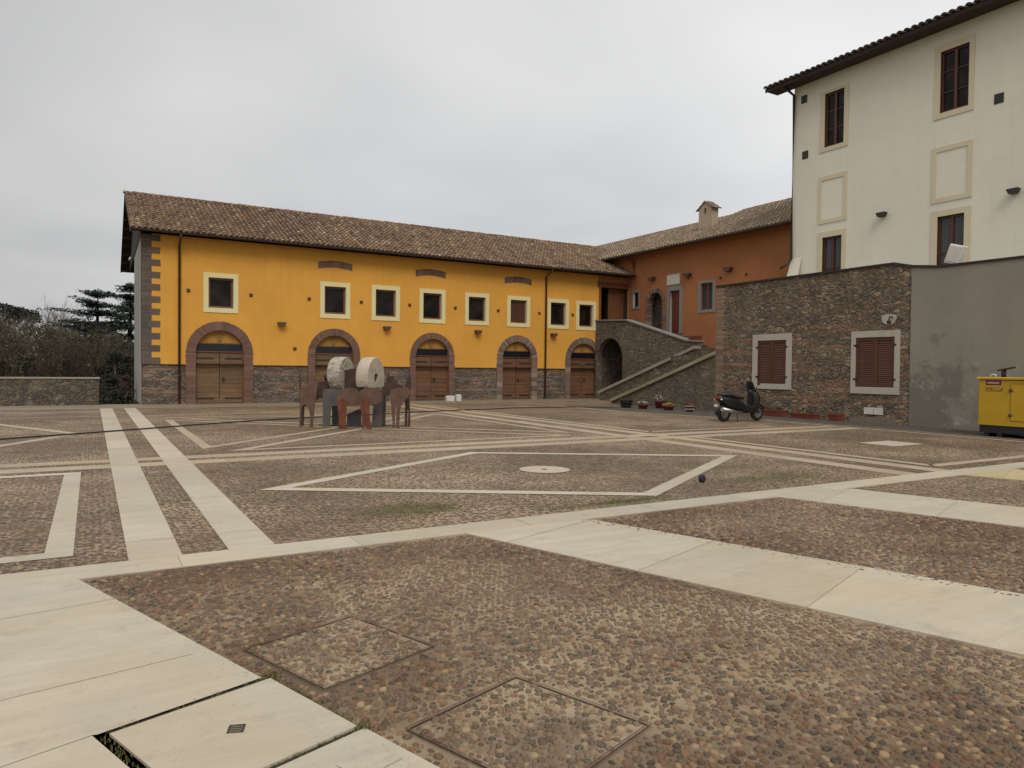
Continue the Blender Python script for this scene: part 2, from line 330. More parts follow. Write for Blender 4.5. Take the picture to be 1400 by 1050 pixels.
MAT['lens'] = m_simple('red_lens', (.22,.012,.010), .2, .1, 9, .02)
MAT['screen'] = m_simple('smoked_screen', (.025,.027,.032), .1, .1, 9, .02)
MAT['purple'] = m_simple('maroon_sticker', (.05,.008,.014), .4, .1, 9, .02)
MAT['pink'] = m_simple('pink_print', (.40,.20,.27), .4, .1, 9, .02)
MAT['ink'] = m_simple('brown_print', (.13,.055,.01), .5, .1, 9, .02)
MAT['pot'] = m_simple('terracotta', (.18,.045,.024), .8, .2, 7, .2)
MAT['soil'] = m_simple('dark_soil', (.03,.022,.015), .95, .4, 30, .8)
MAT['cobble'] = m_cobble('pebble_paving', 0., 17.)
MAT['trav'] = m_trav('travertine', (.50,.44,.335))
MAT['trav_far'] = m_trav('weathered_travertine', (.42,.335,.235), .45)
MAT['trav_yellow'] = m_trav('yellow_stone', (.50,.41,.21), .3)
MAT['pave'] = m_trav('walkway_stone', (.27,.222,.165), .25)
MAT['asphalt'] = m_simple('dark_asphalt', (.075,.06,.045), .9, .3, 2.5, .5)
MAT['terrain'] = m_simple('rough_grass_ground', (.05,.045,.02), .95, .4, .4, .5)
MAT['joint'] = m_simple('dirty_joint', (.30,.25,.18), .95, .3, 30, .2)
MAT['gap'] = m_simple('earth_gap', (.035,.027,.017), .95, .5, 25, .6)
MAT['grass'] = m_leaf('grass_blade', [(.085,.085,.02),(.14,.125,.035),(.19,.165,.06)])
MAT['leaf_cedar'] = m_leaf('cedar_needles', [(.012,.022,.014),(.024,.042,.026),(.036,.056,.036)])
MAT['leaf_pine'] = m_leaf('pine_needles', [(.010,.014,.008),(.020,.027,.015),(.032,.038,.022)])
MAT['leaf_olive'] = m_leaf('olive_brown_leaf', [(.032,.034,.013),(.060,.060,.024),(.092,.083,.036),(.112,.085,.042)])
MAT['leaf_brown'] = m_leaf('brown_thicket_leaf', [(.028,.021,.011),(.05,.036,.018),(.075,.05,.028),(.045,.045,.016)])
MAT['leaf_dark'] = m_leaf('dark_evergreen_leaf', [(.008,.012,.006),(.018,.026,.012),(.032,.040,.018)])
MAT['leaf_rust'] = m_leaf('rusty_bramble_leaf', [(.03,.024,.012),(.06,.044,.022),(.12,.066,.036),(.17,.14,.10)])
MAT['bark'] = m_simple('grey_bark', (.085,.072,.058), .95, .35, 7, .8)
MAT['twig'] = m_simple('grey_twig', (.13,.105,.09), .95, .3, 7, .3)
MAT['petal_y'] = m_leaf('yellow_petal', [(.42,.29,.015),(.55,.41,.03)])
MAT['petal_w'] = m_leaf('white_petal', [(.38,.36,.31),(.52,.50,.46),(.34,.31,.21)])
MAT['petal_p'] = m_leaf('purple_petal', [(.05,.02,.09),(.12,.05,.16)])
MAT['dry'] = m_leaf('dry_leaf', [(.05,.028,.014),(.09,.05,.022)])

t = NT('pebble_stone'); at_ = t.attr(); P_ = t.n('ShaderNodeNewGeometry').outputs['Position']
c = t.ramp(at_[0], [(p, q) for p, q in zip((0,.15,.32,.48,.62,.74,.86,.97), [(.024,.016,.010),(.062,.037,.018),(.105,.063,.031),(.155,.099,.052),(.078,.061,.043),(.135,.056,.025),(.205,.140,.078),(.28,.21,.13)])])
c = t.mix(.5, c, t.ramp(at_[1], [(0,.6),(1,1.25)]), 'MULTIPLY')
rd_ = t.ramp(t.noise(.5, 4, .6, P_), [(.45,0.),(.62,1.)]); c = t.mix(1., c, (1.08,.96,.84), 'MULTIPLY'); c = t.mix(t.math('MULTIPLY', rd_, .55), c, t.mix(at_[2], (.055,.023,.010), (.17,.080,.034)))
wn_ = t.ramp(t.noise(.42, 5, .62, t.obj((1,1,1),(0,0,0),(3,8,0))), [(.45,0.),(.62,1.)]); fn_ = t.noise(90, 4, .7, P_)
c = t.mix(t.math('MULTIPLY', t.math('ADD', t.math('MULTIPLY', wn_, .30), .06), t.ramp(fn_, [(.4,.2),(.62,1.)])), c, (.38,.305,.205))
so_ = t.math('MULTIPLY', t.ramp(t.noise(.9, 6, .7, P_), [(.50,0.),(.66,1.)]), .3); c = t.mix(so_, c, (.070,.042,.020))
MAT['pebble'] = t.done(c, t.ramp(at_[2], [(0,.45),(1,.85)]), t.bump(fn_, .25, .002))
t = NT('pebble_mortar'); P_ = t.n('ShaderNodeNewGeometry').outputs['Position']; wn_ = t.ramp(t.noise(.42, 5, .62, t.obj((1,1,1),(0,0,0),(3,8,0))), [(.42,0.),(.60,1.)])
c = t.mix(wn_, (.140,.092,.049), (.41,.315,.20)); c = t.mix(t.ramp(t.noise(1.5, 5, .65, P_), [(.36,.6),(.52,0.)]), c, (.10,.067,.036))
g_ = t.noise(150, 4, .7, P_); c = t.mix(t.ramp(g_, [(.35,.5),(.6,0.)]), c, (.09,.063,.038)); c = t.mix(t.math('MULTIPLY', t.ramp(t.noise(.9, 6, .7, P_), [(.50,0.),(.66,1.)]), .45), c, (.10,.062,.030))
MAT['mortar_bed'] = t.done(c, .95, t.bump(g_, .6, .004))
# ------------------------------------------------------------------ mapping helpers
YF = 32.9; XS = 21.7; XO = 27.0; XT = 26.0; XW = 24.65
fY = lambda u, d, z: (u, YF + d, z)             # facade facing the square along the X axis
def fX(x0): return lambda u, d, z: (x0 + d, u, z)   # facades facing left, u runs along Y
def wallgrid(mb, fm, u0, u1, z0, z1, ops, depth=.3, arc=20, rev=None):
    """front face with openings (u0,u1,z0,z1,R or None); arches have their springing at z1-R"""
    rev = rev or mb
    us = sorted({u0, u1, *[o[0] for o in ops], *[o[1] for o in ops]}); zs = sorted({z0, z1, *[o[2] for o in ops], *[o[3] for o in ops]})
    us = [u for u in us if u0 <= u <= u1]; zs = [z for z in zs if z0 <= z <= z1]
    for i in range(len(us)-1):
        for j in range(len(zs)-1):
            cu, cz = (us[i]+us[i+1])/2, (zs[j]+zs[j+1])/2
            if any(o[0] < cu < o[1] and o[2] < cz < o[3] for o in ops): continue
            mb.face([fm(us[i],0,zs[j]), fm(us[i+1],0,zs[j]), fm(us[i+1],0,zs[j+1]), fm(us[i],0,zs[j+1])])
    for o in ops:
        a, b, c, d, r = o
        if r:
            cu, zs_ = (a+b)/2, d-r
            P = [(cu - r*cos(pi*k/arc), zs_ + r*sin(pi*k/arc)) for k in range(arc+1)]
            for k in range(arc):
                (x, z), (x2, z2) = P[k], P[k+1]
                mb.face([fm(x,0,z), fm(x2,0,z2), fm(x2,0,d), fm(x,0,d)])
                rev.face([fm(x,0,z), fm(x2,0,z2), fm(x2,depth,z2), fm(x,depth,z)])
            zt = zs_
        else:
            zt = d; rev.face([fm(a,0,d), fm(b,0,d), fm(b,depth,d), fm(a,depth,d)])
        if c > z0: rev.face([fm(a,0,c), fm(b,0,c), fm(b,depth,c), fm(a,depth,c)])
        for u in (a, b): rev.face([fm(u,0,max(c,z0)), fm(u,depth,max(c,z0)), fm(u,depth,zt), fm(u,0,zt)])
def strip(mb, fm, ys, bot, top, d0, d1, t=None):
    """wall of thickness d0..d1 whose bottom and top follow functions of u"""
    for a, b in zip(ys[:-1], ys[1:]):
        mb.face([fm(a,d0,bot(a)), fm(b,d0,bot(b)), fm(b,d0,top(b)), fm(a,d0,top(a))], t)
        mb.face([fm(a,d1,bot(a)), fm(b,d1,bot(b)), fm(b,d1,top(b)), fm(a,d1,top(a))], t)
        mb.face([fm(a,d0,top(a)), fm(b,d0,top(b)), fm(b,d1,top(b)), fm(a,d1,top(a))], t)
        mb.face([fm(a,d0,bot(a)), fm(b,d0,bot(b)), fm(b,d1,bot(b)), fm(a,d1,bot(a))], t)
    for a in (ys[0], ys[-1]): mb.face([fm(a,d0,bot(a)), fm(a,d1,bot(a)), fm(a,d1,top(a)), fm(a,d0,top(a))], t)
def lerp(pts):
    def f(u):
        for (a, za), (b, zb) in zip(pts[:-1], pts[1:]):
            if a <= u <= b: return za + (zb-za)*(u-a)/(b-a)
        return pts[0][1] if u < pts[0][0] else pts[-1][1]
    return f
def fr(mb, fm, a, b, c, d, w, d0, d1, bot=True):
    """rectangular frame with outer a..b, c..d and member width w"""
    mb.prism([(a,c),(a+w,c),(a+w,d),(a,d)], d0, d1, fm); mb.prism([(b-w,c),(b,c),(b,d),(b-w,d)], d0, d1, fm)
    mb.prism([(a+w,d-w),(b-w,d-w),(b-w,d),(a+w,d)], d0, d1, fm)
    if bot: mb.prism([(a+w,c),(b-w,c),(b-w,c+w),(a+w,c+w)], d0, d1, fm)
def tiles(mb, O, U, V, L, Sl, pitch=.215, row=.34, r=.088, seg=5, skip=None):
    O, U, V = Vector(O), Vector(U).normalized(), Vector(V).normalized(); N = U.cross(V).normalized()
    if N.z < 0: N = -N
    nc = int(L/pitch); nr = int(Sl/row)
    mb.face([O, O+U*L, O+U*L+V*Sl, O+V*Sl], (.4,.3,.5))
    for c in range(nc):
        jit = ru(-.012,.012); tone = ru(-.12,.12)
        for k in range(nr+1):
            if skip and skip(O+U*(c+.5)*pitch+V*k*row): continue
            u = (c+.5)*pitch + jit + ru(-.01,.01); v0 = k*row - .06 + ru(-.015,.015); v1 = min(v0+row+.08, Sl+.03)
            if v1 - v0 < .1: continue
            t = (min(1,max(0,random.gauss(.45,.24)+tone)), rnd(), rnd()); sk = ru(-.012,.012)
            def ring(v, rr, h, du): return [O+U*(u+du+rr*-cos(pi*q/seg))+V*v+N*(h+rr*.85*sin(pi*q/seg)) for q in range(seg+1)]
            a, b = ring(v0, r, .035, 0), ring(v1, r*.8, .008, sk)
            mb.rings([a, b], False, False, t, True); mb.face(a, (t[0]*.5, 0, 0))
def ridge(mb, A, B, r=.12, n=None):
    A, B = Vector(A), Vector(B); L = (B-A).length; n = n or int(L/.38); D = (B-A)/L; W = Vector((0,0,1)).cross(D).normalized()
    for k in range(n):
        t = (min(1,max(0,random.gauss(.5,.25))), rnd(), rnd()); z = ru(-.01,.012)
        def ring(s_, rr): return [A+D*s_+W*rr*-cos(pi*q/6)+Vector((0,0,z+rr*.9*sin(pi*q/6)-.03)) for q in range(7)]
        a, b = ring(k*L/n-.03, r*1.05), ring((k+1)*L/n+.02, r*.85); mb.rings([a, b], False, False, t, True); mb.face(a, t)

MAT['frame_dark'] = m_wood('dark_window_timber', (.070,.024,.011), (.11,.038,.017), .5, (14,14,2))
def window(parent, fm, a, b, c, d, sur, inn, depth=.24, trim='trim_yellow', proud=.025, leaves=1, shut=None, glass='glass', reveal='reveal', fw=.07, bars=0, name='window', frame='frame'):
    """surround -> window part; frame, pane, reveal -> its sub-parts. (a,b,c,d) outer of surround, inn = opening"""
    ia, ib, ic, id_ = inn
    m = MB(); t0 = (.5,.5,.5)
    for P in ([(a,c),(ia,c),(ia,d),(a,d)], [(ib,c),(b,c),(b,d),(ib,d)], [(ia,id_),(ib,id_),(ib,d),(ia,d)], [(ia,c),(ib,c),(ib,ic),(ia,ic)]):
        m.prism(P, -proud, .05, fm, t0)
    w = m.build(name, MAT[trim], parent)
    m = MB()
    e = .004
    for q in (((ia+e,-.02+proud,ic),(ia+e,depth,ic),(ia+e,depth,id_),(ia+e,-.02+proud,id_)), ((ib-e,0,ic),(ib-e,depth,ic),(ib-e,depth,id_),(ib-e,0,id_)),
              ((ia,0,id_-e),(ib,0,id_-e),(ib,depth,id_-e),(ia,depth,id_-e)), ((ia,0,ic+e),(ib,0,ic+e),(ib,depth,ic+e),(ia,depth,ic+e))):
        m.face([fm(*p) for p in q])
    m.build('reveal', MAT[reveal], w)
    m = MB(); fr(m, fm, ia+.006, ib-.006, ic+.006, id_-.006, fw, depth-.05, depth+.03)
    if leaves == 2:
        mid = (ia+ib)/2; m.prism([(mid-fw*.75,ic+fw),(mid+fw*.75,ic+fw),(mid+fw*.75,id_-fw),(mid-fw*.75,id_-fw)], depth-.055, depth+.02, fm)
    for k in range(bars):
        zz = ic + (id_-ic)*(k+1)/(bars+1); m.prism([(ia+fw,zz-.018),(ib-fw,zz-.018),(ib-fw,zz+.018),(ia+fw,zz+.018)], depth-.03, depth+.01, fm)
    m.build('frame', MAT[frame], w)
    m = MB(); m.face([fm(ia,depth+.012,ic), fm(ib,depth+.012,ic), fm(ib,depth+.012,id_), fm(ia,depth+.012,id_)])
    m.build('pane', MAT[glass], w)
    return w
def lamp(parent, fm, u, z, w=.34, h=.17, name='wall_lamp', mat='rust'):
    m = MB(); m.prism([(u-w/2,z+h/2),(u+w/2,z+h/2),(u+w/2,z+h/2-.05),(u+w/2*.6,z-h/2),(u-w/2*.6,z-h/2),(u-w/2,z+h/2-.05)], -.26, -.06, fm)
    m.prism([(u-.06,z-.05),(u+.06,z-.05),(u+.06,z+.06),(u-.06,z+.06)], -.06, 0, fm)
    return m.build(name, MAT[mat], parent)
def stud(parent, fm, u, z, s=.07):
    m = MB(); m.prism([(u-s,z-s),(u+s,z-s),(u+s,z+s),(u-s,z+s)], -.03, 0, fm); m.prism([(u-s*.45,z-s*.45),(u+s*.45,z-s*.45),(u+s*.45,z+s*.45),(u-s*.45,z+s*.45)], -.06, -.03, fm)
    return m.build('tie_plate', MAT['rust'], parent)
def pipe(parent, P, r=.05, mat='pipe', name='drainpipe', clips=()):
    m = MB(); m.tube(P, r, 10)
    o = m.build(name, MAT[mat], parent)
    if clips:
        for p in clips: c = MB(); c.lathe([(r*1.25,-.025),(r*1.25,.025)], p, 10); c.build('pipe_bracket', MAT[mat], o)
    return o
# ------------------------------------------------------------------ camera
yaw, pit, rol = R(30.287), R(-1.175), R(.609)
f_ = Vector((sin(yaw), cos(yaw), 0)); r_ = Vector((cos(yaw), -sin(yaw), 0)); u_ = Vector((0,0,1))
f2 = f_*cos(pit) + u_*sin(pit); u2 = u_*cos(pit) - f_*sin(pit)
r3 = r_*cos(rol) + u2*sin(rol); u3 = u2*cos(rol) - r_*sin(rol)
cam = bpy.data.cameras.new('camera'); cam.sensor_width = 36; cam.lens = 984.5*36/1400; cam.clip_end = 5000; cam.clip_start = .05
co = bpy.data.objects.new('camera', cam); COL.objects.link(co)
M3 = Matrix((r3, u3, -f2)).transposed(); co.matrix_world = Matrix.Translation((0,0,1.6)) @ M3.to_4x4(); S.camera = co

# ------------------------------------------------------------------ light
SUN_EL, SUN_AZ = 46, 200          # high behind the viewer; azimuth clockwise from +Y
W = bpy.data.worlds.new('World'); S.world = W; W.use_nodes = True; nt = W.node_tree; nt.nodes.clear()
def wn(ty, **k):
    n = nt.nodes.new(ty)
    for a, b in k.items(): setattr(n, a, b)
    return n
out = wn('ShaderNodeOutputWorld'); bg = wn('ShaderNodeBackground'); bg.inputs['Strength'].default_value = .1
nt.links.new(bg.outputs[0], out.inputs[0])
sky = wn('ShaderNodeTexSky', sky_type='NISHITA', sun_disc=False, sun_elevation=R(SUN_EL), sun_rotation=R(SUN_AZ), air_density=1.2, dust_density=5)
tc = wn('ShaderNodeTexCoord'); sp = wn('ShaderNodeSeparateXYZ'); nt.links.new(tc.outputs['Generated'], sp.inputs[0])
def wm(op, a, b=0.):
    n = wn('ShaderNodeMath', operation=op)
    for i, v in enumerate((a, b)):
        if hasattr(v, 'links'): nt.links.new(v, n.inputs[i])
        else: n.inputs[i].default_value = v
    return n.outputs[0]
den = wm('ADD', wm('MAXIMUM', sp.outputs[2], 0.), .22)
cb = wn('ShaderNodeCombineXYZ'); nt.links.new(wm('DIVIDE', sp.outputs[0], den), cb.inputs[0]); nt.links.new(wm('DIVIDE', sp.outputs[1], den), cb.inputs[1])
nz = wn('ShaderNodeTexNoise'); nz.inputs['Scale'].default_value = .8; nz.inputs['Detail'].default_value = 3.5; nz.inputs['Roughness'].default_value = .45; nz.inputs['Distortion'].default_value = .1
nt.links.new(cb.outputs[0], nz.inputs['Vector'])
rp = wn('ShaderNodeValToRGB'); rp.color_ramp.elements[0].position = .30; rp.color_ramp.elements[0].color = (5.45,5.5,5.6,1)
rp.color_ramp.elements[1].position = .68; rp.color_ramp.elements[1].color = (7.9,7.9,7.9,1)
nt.links.new(nz.outputs['Fac'], rp.inputs[0])
gz = wn('ShaderNodeMapRange'); nt.links.new(sp.outputs[2], gz.inputs[0]); gz.inputs[1].default_value = .42; gz.inputs[2].default_value = .95; gz.inputs[3].default_value = 1.0; gz.inputs[4].default_value = 1.7; gz.interpolation_type = 'SMOOTHSTEP'
# cloud deck is thinner and lighter towards +X
lx = wn('ShaderNodeMapRange'); nt.links.new(sp.outputs[0], lx.inputs[0]); lx.inputs[1].default_value = -.1; lx.inputs[2].default_value = .85; lx.inputs[3].default_value = .77; lx.inputs[4].default_value = 1.12
sc_ = wn('ShaderNodeVectorMath', operation='SCALE'); nt.links.new(rp.outputs[0], sc_.inputs[0]); nt.links.new(wm('MULTIPLY', gz.outputs[0], lx.outputs[0]), sc_.inputs['Scale'])
mx = wn('ShaderNodeMix', data_type='RGBA'); mx.inputs['Factor'].default_value = .975
nt.links.new(sky.outputs[0], mx.inputs['A']); nt.links.new(sc_.outputs[0], mx.inputs['B']); nt.links.new(mx.outputs['Result'], bg.inputs['Color'])
sl = bpy.data.lights.new('sun', 'SUN'); sl.energy = 1.3; sl.angle = R(28); sl.color = (1, .95, .87)
so = bpy.data.objects.new('sun', sl); COL.objects.link(so)
sd = Vector((sin(R(SUN_AZ))*cos(R(SUN_EL)), cos(R(SUN_AZ))*cos(R(SUN_EL)), sin(R(SUN_EL))))
so.rotation_euler = sd.to_track_quat('Z', 'Y').to_euler(); so.location = sd*60
S.view_settings.view_transform = 'Standard'; S.view_settings.look = 'None'; S.view_settings.exposure = .12; S.view_settings.gamma = 1

# ------------------------------------------------------------------ ground and paving
def structure(name, mb, mat, loc=(0,0,0), label=None):
    o = mb.build(name, mat, None, loc); tag(o, label, None, None, 'structure'); return o
def quad(mb, x0, x1, y0, y1, z, mi=0): mb.face([(x0,y0,z),(x1,y0,z),(x1,y1,z),(x0,y1,z)], None, False, mi)
m = MB(); quad(m, -1500, 1500, -1500, 1500, -2.5); structure('terrain', m, MAT['terrain'], label='rough dark ground falling away beyond the paved square')
m = MB(); m.box(-45, 34, -25, 33.6, -2.6, 0); structure('plaza_ground', m, MAT['cobble'], label='square paved with small brown river pebbles set in mortar')
m = MB(); quad(m, -45, 24.6, 30.15, 33.0, .003); structure('walkway_paving', m, MAT['pave'], label='worn stone walkway along the foot of the yellow farmhouse')
m = MB(); m.face([(19.3,-10,.003),(21.7,-10,.003),(21.7,20.9,.003),(21.7,25,.003),(18.1,25,.003),(18.0,22,.003),(19.3,16.4,.003)]); structure('asphalt_strip', m, MAT['asphalt'], label='dark strip of ground along the foot of the stone wall')
def band(pts, z, mat='trav', name='paving_band', label='pale travertine band set in the pebble paving', joints=(), ends=None):
    m = MB(); es = [ends[0], *joints, ends[1]]
    for (a, b), (c, d) in zip(es[:-1], es[1:]): m.face([(*a,z),(*b,z),(*d,z),(*c,z)])
    for (a, b), (c, d) in zip(pts, pts[1:]+pts[:1]): m.face([(a,b,-.002),(c,d,-.002),(c,d,z),(a,b,z)])
    for (a, b) in joints:
        A, B = Vector((*a, z+.002)), Vector((*b, z+.002)); n = Vector((-(B-A).y, (B-A).x, 0)).normalized()*.003
        m.face([A-n, B-n, B+n, A+n], None, False, 1)
    return structure(name, m, [MAT[mat], MAT['joint']], label=label)
def hb(y0, y1, x0=-45, x1=19.2, z=.004, mat='trav', step=1.6, jo=.3):
    js = []; x = x0 + jo
    while x < x1: js.append(((x,y0),(x,y1))); x += step*ru(.8,1.2)
    band([(x0,y0),(x1,y0),(x1,y1),(x0,y1)], z, mat, joints=js, ends=(((x0,y0),(x0,y1)),((x1,y0),(x1,y1))))
def vb(x0, x1, y0, y1, z=.008, mat='trav', step=1.5):
    js = []; y = y0 + .7
    while y < y1: js.append(((x0,y),(x1,y))); y += step*ru(.8,1.2)
    band([(x0,y0),(x1,y0),(x1,y1),(x0,y1)], z, mat, joints=js, ends=(((x0,y0),(x1,y0)),((x0,y1),(x1,y1))))
def line(P, w, z=.006, mat='trav_far', closed=False):
    # mitred strip of width w along a polyline
    P = [Vector((*p, 0)) for p in P]; n = len(P); L_, R_ = [], []
    for i in range(n):
        if closed: a, b = (P[i]-P[i-1]).normalized(), (P[(i+1)%n]-P[i]).normalized()
        else:
            a = (P[i]-P[i-1]).normalized() if i else (P[1]-P[0]).normalized(); b = (P[i+1]-P[i]).normalized() if i < n-1 else a
        na, nb = Vector((-a.y,a.x,0)), Vector((-b.y,b.x,0)); q = (na+nb).normalized(); k = w/2/max(.25, q.dot(na))
        L_.append(P[i]+q*k); R_.append(P[i]-q*k)
    m = MB()
    for i in range(n if closed else n-1):
        j = (i+1) % n; m.face([(*p.xy, z) for p in (L_[i], R_[i], R_[j], L_[j])])
    return structure('paving_line', m, MAT[mat], label='narrow pale stone line outlining a pebble panel')
DX = -.347
def diag(xa, xb, y0=6.2, y1=-8, z=.012, mat='trav', step=1.15, jo=.5):
    js = []; y = y0 - jo
    while y > -2:
        xl = xa + (y0-y)*-DX; xr = xb + (y0-y)*-DX; js.append(((xl, y), (xr, y+(xr-xl)*-DX))); y -= step*ru(.85,1.2)
    f = lambda x, y: (x + (y0-y)*-DX, y)
    js = [j for j in js if j[0][1] > y1+.6]; band([f(xa,y0), f(xa,y1), f(xb,y1), f(xb,y0)], z, mat, joints=js, ends=((f(xa,y0),f(xb,y0)),(f(xa,y1),f(xb,y1))))
hb(6.2, 6.6, z=.010, x1=20)                    # the band across the whole square
vb(.26, .66, 6.6, 30.2); vb(1.03, 1.42, 6.6, 30.2)
for y0, y1 in ((12.75,13.2),(13.5,13.92)): hb(y0, y1, z=.004, mat='trav_far')
for x0, x1 in ((10.98,11.4),(11.88,12.28)): vb(x0, x1, 6.6, 30.2, .006, 'trav_far')
diag(3.12, 4.42); diag(7.55, 8.83); diag(11.85, 13.2, mat='trav_yellow', y1=2)
# big slab on the left with its lift-out cover
sx = lambda y, o=0: -.09 + (6.2-y)*.347 + o
m = MB()
A_ = [(sx(6.2),6.2),(sx(3.785),3.785),(.02,3.535),(-.0,3.54),(-6,1.45),(-6,6.2)]
m.face([(x,y,.012) for x, y in A_]); m.face([(*A_[0],.012),(*A_[1],.012),(*A_[1],-.002),(*A_[0],-.002)]); m.face([(1.04,3.035,.012),(sx(-4),-4,.012),(sx(-4),-4,-.002),(1.04,3.035,-.002)])
m.face([(x,y,.012) for x, y in [(.0,3.535),(.275,2.765),(-3,1.45),(-6,1.45)]])
m.face([(x,y,.012) for x, y in [(1.04,3.035),(sx(-4),-4),(-3,-4),(-3,1.45),(.275,2.765),(.31,2.79)]])
for a, b in (((-6,3.02),(.48,4.28)),((-6,4.4),(.15,5.55)),((.84,2.80),(1.55,1.1)),((.45,2.5),(1.09,2.72))):
    A, B = Vector((*a,.0135)), Vector((*b,.0135)); n = Vector((-(B-A).y,(B-A).x,0)).normalized()*.0025; m.face([A-n,B-n,B+n,A+n], None, False, 1)
structure('paving_slab', m, [MAT['trav'], MAT['joint']], label='broad pale travertine slabs in the left foreground')
m = MB(); m.face([(x,y,.002) for x, y in [(.0,3.56),(.79,3.80),(1.05,3.02),(.30,2.55)]]); m.face([(x,y,.002) for x, y in [(-.05,3.56),(.06,3.56),(.4,2.5),(.26,2.5)]])
structure('slab_gap', m, MAT['gap'], label='open earth joint around the lift-out travertine slab')
m = MB(); P = [(.065,3.515),(.785,3.755),(1.015,3.065),(.31,2.83)]; n = len(P)
m.face([(x,y,.014) for x, y in P]); m.face([(x,y,-.02) for x, y in P])
for i in range(4): (a, b), (c, d) = P[i], P[(i+1)%4]; m.face([(a,b,-.02),(c,d,-.02),(c,d,.014),(a,b,.014)])
o = thing('lift_out_slab', (.54,3.29,0), 'loose travertine cover slab with a small square grate in its centre', 'cover slab'); m.build('slab', MAT['trav'], o)
m = MB(); Mg = Matrix.Translation((.545,3.292,0)) @ Matrix.Rotation(R(-19),4,'Z')
for k in range(4): m.box(-.034,.034,-.034+k*.02,-.026+k*.02,.0145,.0185, M=Mg)
for k in (-.034,.026): m.box(k,k+.008,-.034,.034,.0145,.0185, M=Mg)
m.build('grate', MAT['drain'], o)
HATCH = []
def hatch(P, label):
    c = sum((Vector(p) for p in P), Vector((0,0)))/4; o = thing('access_cover', (c.x,c.y,0), label, 'access cover', 'pebble-filled access covers')
    m = MB(); m.face([(x,y,.004) for x, y in P]); m.build('lid', MAT['mortar_bed'], o); HATCH.append(o)
    fr_ = MB(); g = MB()
    for i in range(4):
        A, B = Vector((*P[i],0)), Vector((*P[(i+1)%4],0)); d = (B-A).normalized(); nn = Vector((-d.y,d.x,0))
        if nn.dot(Vector((c.x,c.y,0))-A) < 0: nn = -nn
        for (w0, w1, z, mb) in ((-.003,.004,.016,fr_),(.004,.012,.0065,g),(.012,.017,.0155,fr_)):
            mb.face([(*(p).xy, z) for p in (A+nn*w0-d*w0*-1, B+nn*w0-d*w0, B+nn*w1-d*w1, A+nn*w1+d*w1)])
    fr_.build('frame', MAT['rust'], o); g.build('gap', MAT['gap'], o)
hatch([(.73,4.22),(1.44,4.47),(1.70,3.75),(.99,3.50)], 'pebble-filled access cover beside the corner of the loose travertine slab')
hatch([(1.19,2.94),(1.90,3.18),(2.17,2.44),(1.46,2.20)], 'pebble-filled access cover lowest in the foreground, its near edge cut off by the frame')
# panels of the far square
line([(2.07,9.66),(6.27,12.16),(10.43,9.66),(6.23,7.10)], .22, .006, 'trav', True)
m = MB(); m.face([(6.25+.405*cos(2*pi*k/40), 9.64+.405*sin(2*pi*k/40), .007) for k in range(40)]); structure('paving_disc', m, MAT['trav'], label='round pale stone disc at the centre of the rhombus')
m = MB(); m.face([(6.25+.05*cos(2*pi*k/12), 9.64+.05*sin(2*pi*k/12), .0095) for k in range(12)]); structure('paving_boss', m, MAT['gap'], label='small dark stud in the middle of the stone disc')
line([(-9,12.33),(-.24,12.33),(-.24,7.10),(-9,7.10)], .21, .005, 'trav')
Yc, Xc = 18.9, 6.2
line([(1.95,23.2),(1.95,15.15),(5.7,18.9)], .2, .005, closed=True); line([(10.45,23.2),(10.45,15.15),(6.7,18.9)], .2, .005, closed=True)
line([(2.45,14.45),(9.95,14.45),(6.2,18.3)], .2, .005, closed=True); line([(2.45,23.6),(9.95,23.6),(6.2,19.5)], .2, .005, closed=True)
line([(-4.2,14.4),(-2.95,14.4),(-.3,19.4),(-2.6,24.1),(-4.2,24.1)], .25, .005)
line([(12.62,7.1),(12.62,13.0)], .22, .005); line([(12.62,7.08),(19.1,7.08)], .22, .005)
line([(17.75,30.1),(17.8,22.2),(19.15,16.3),(19.15,-10)], .2, .007, 'trav_far')
line([(19.6,16.6),(19.6,-10)], .10, .007, 'trav_far')
m = MB(); m.face([(15.15,9.35,.005),(16.3,9.35,.005),(16.3,10.2,.005),(15.15,10.2,.005)]); structure('paving_square', m, MAT['trav'], label='pale square stone in the middle of the right-hand panel')
line([(-45,25.65),(17.7,25.65)], .16, .005); line([(-45,30.15),(24,30.15)], .14, .006); line([(-45,32.75),(1.7,32.75)], .18, .0065, 'trav'); line([(1.7,32.62),(24,32.62)], .12, .0065, 'trav_far')
line([(1.95,24.3),(10.45,24.3)], .18, .005); line([(12.6,14.4),(17.2,14.4)], .2, .005); line([(12.6,14.4),(12.6,29)], .2, .005)

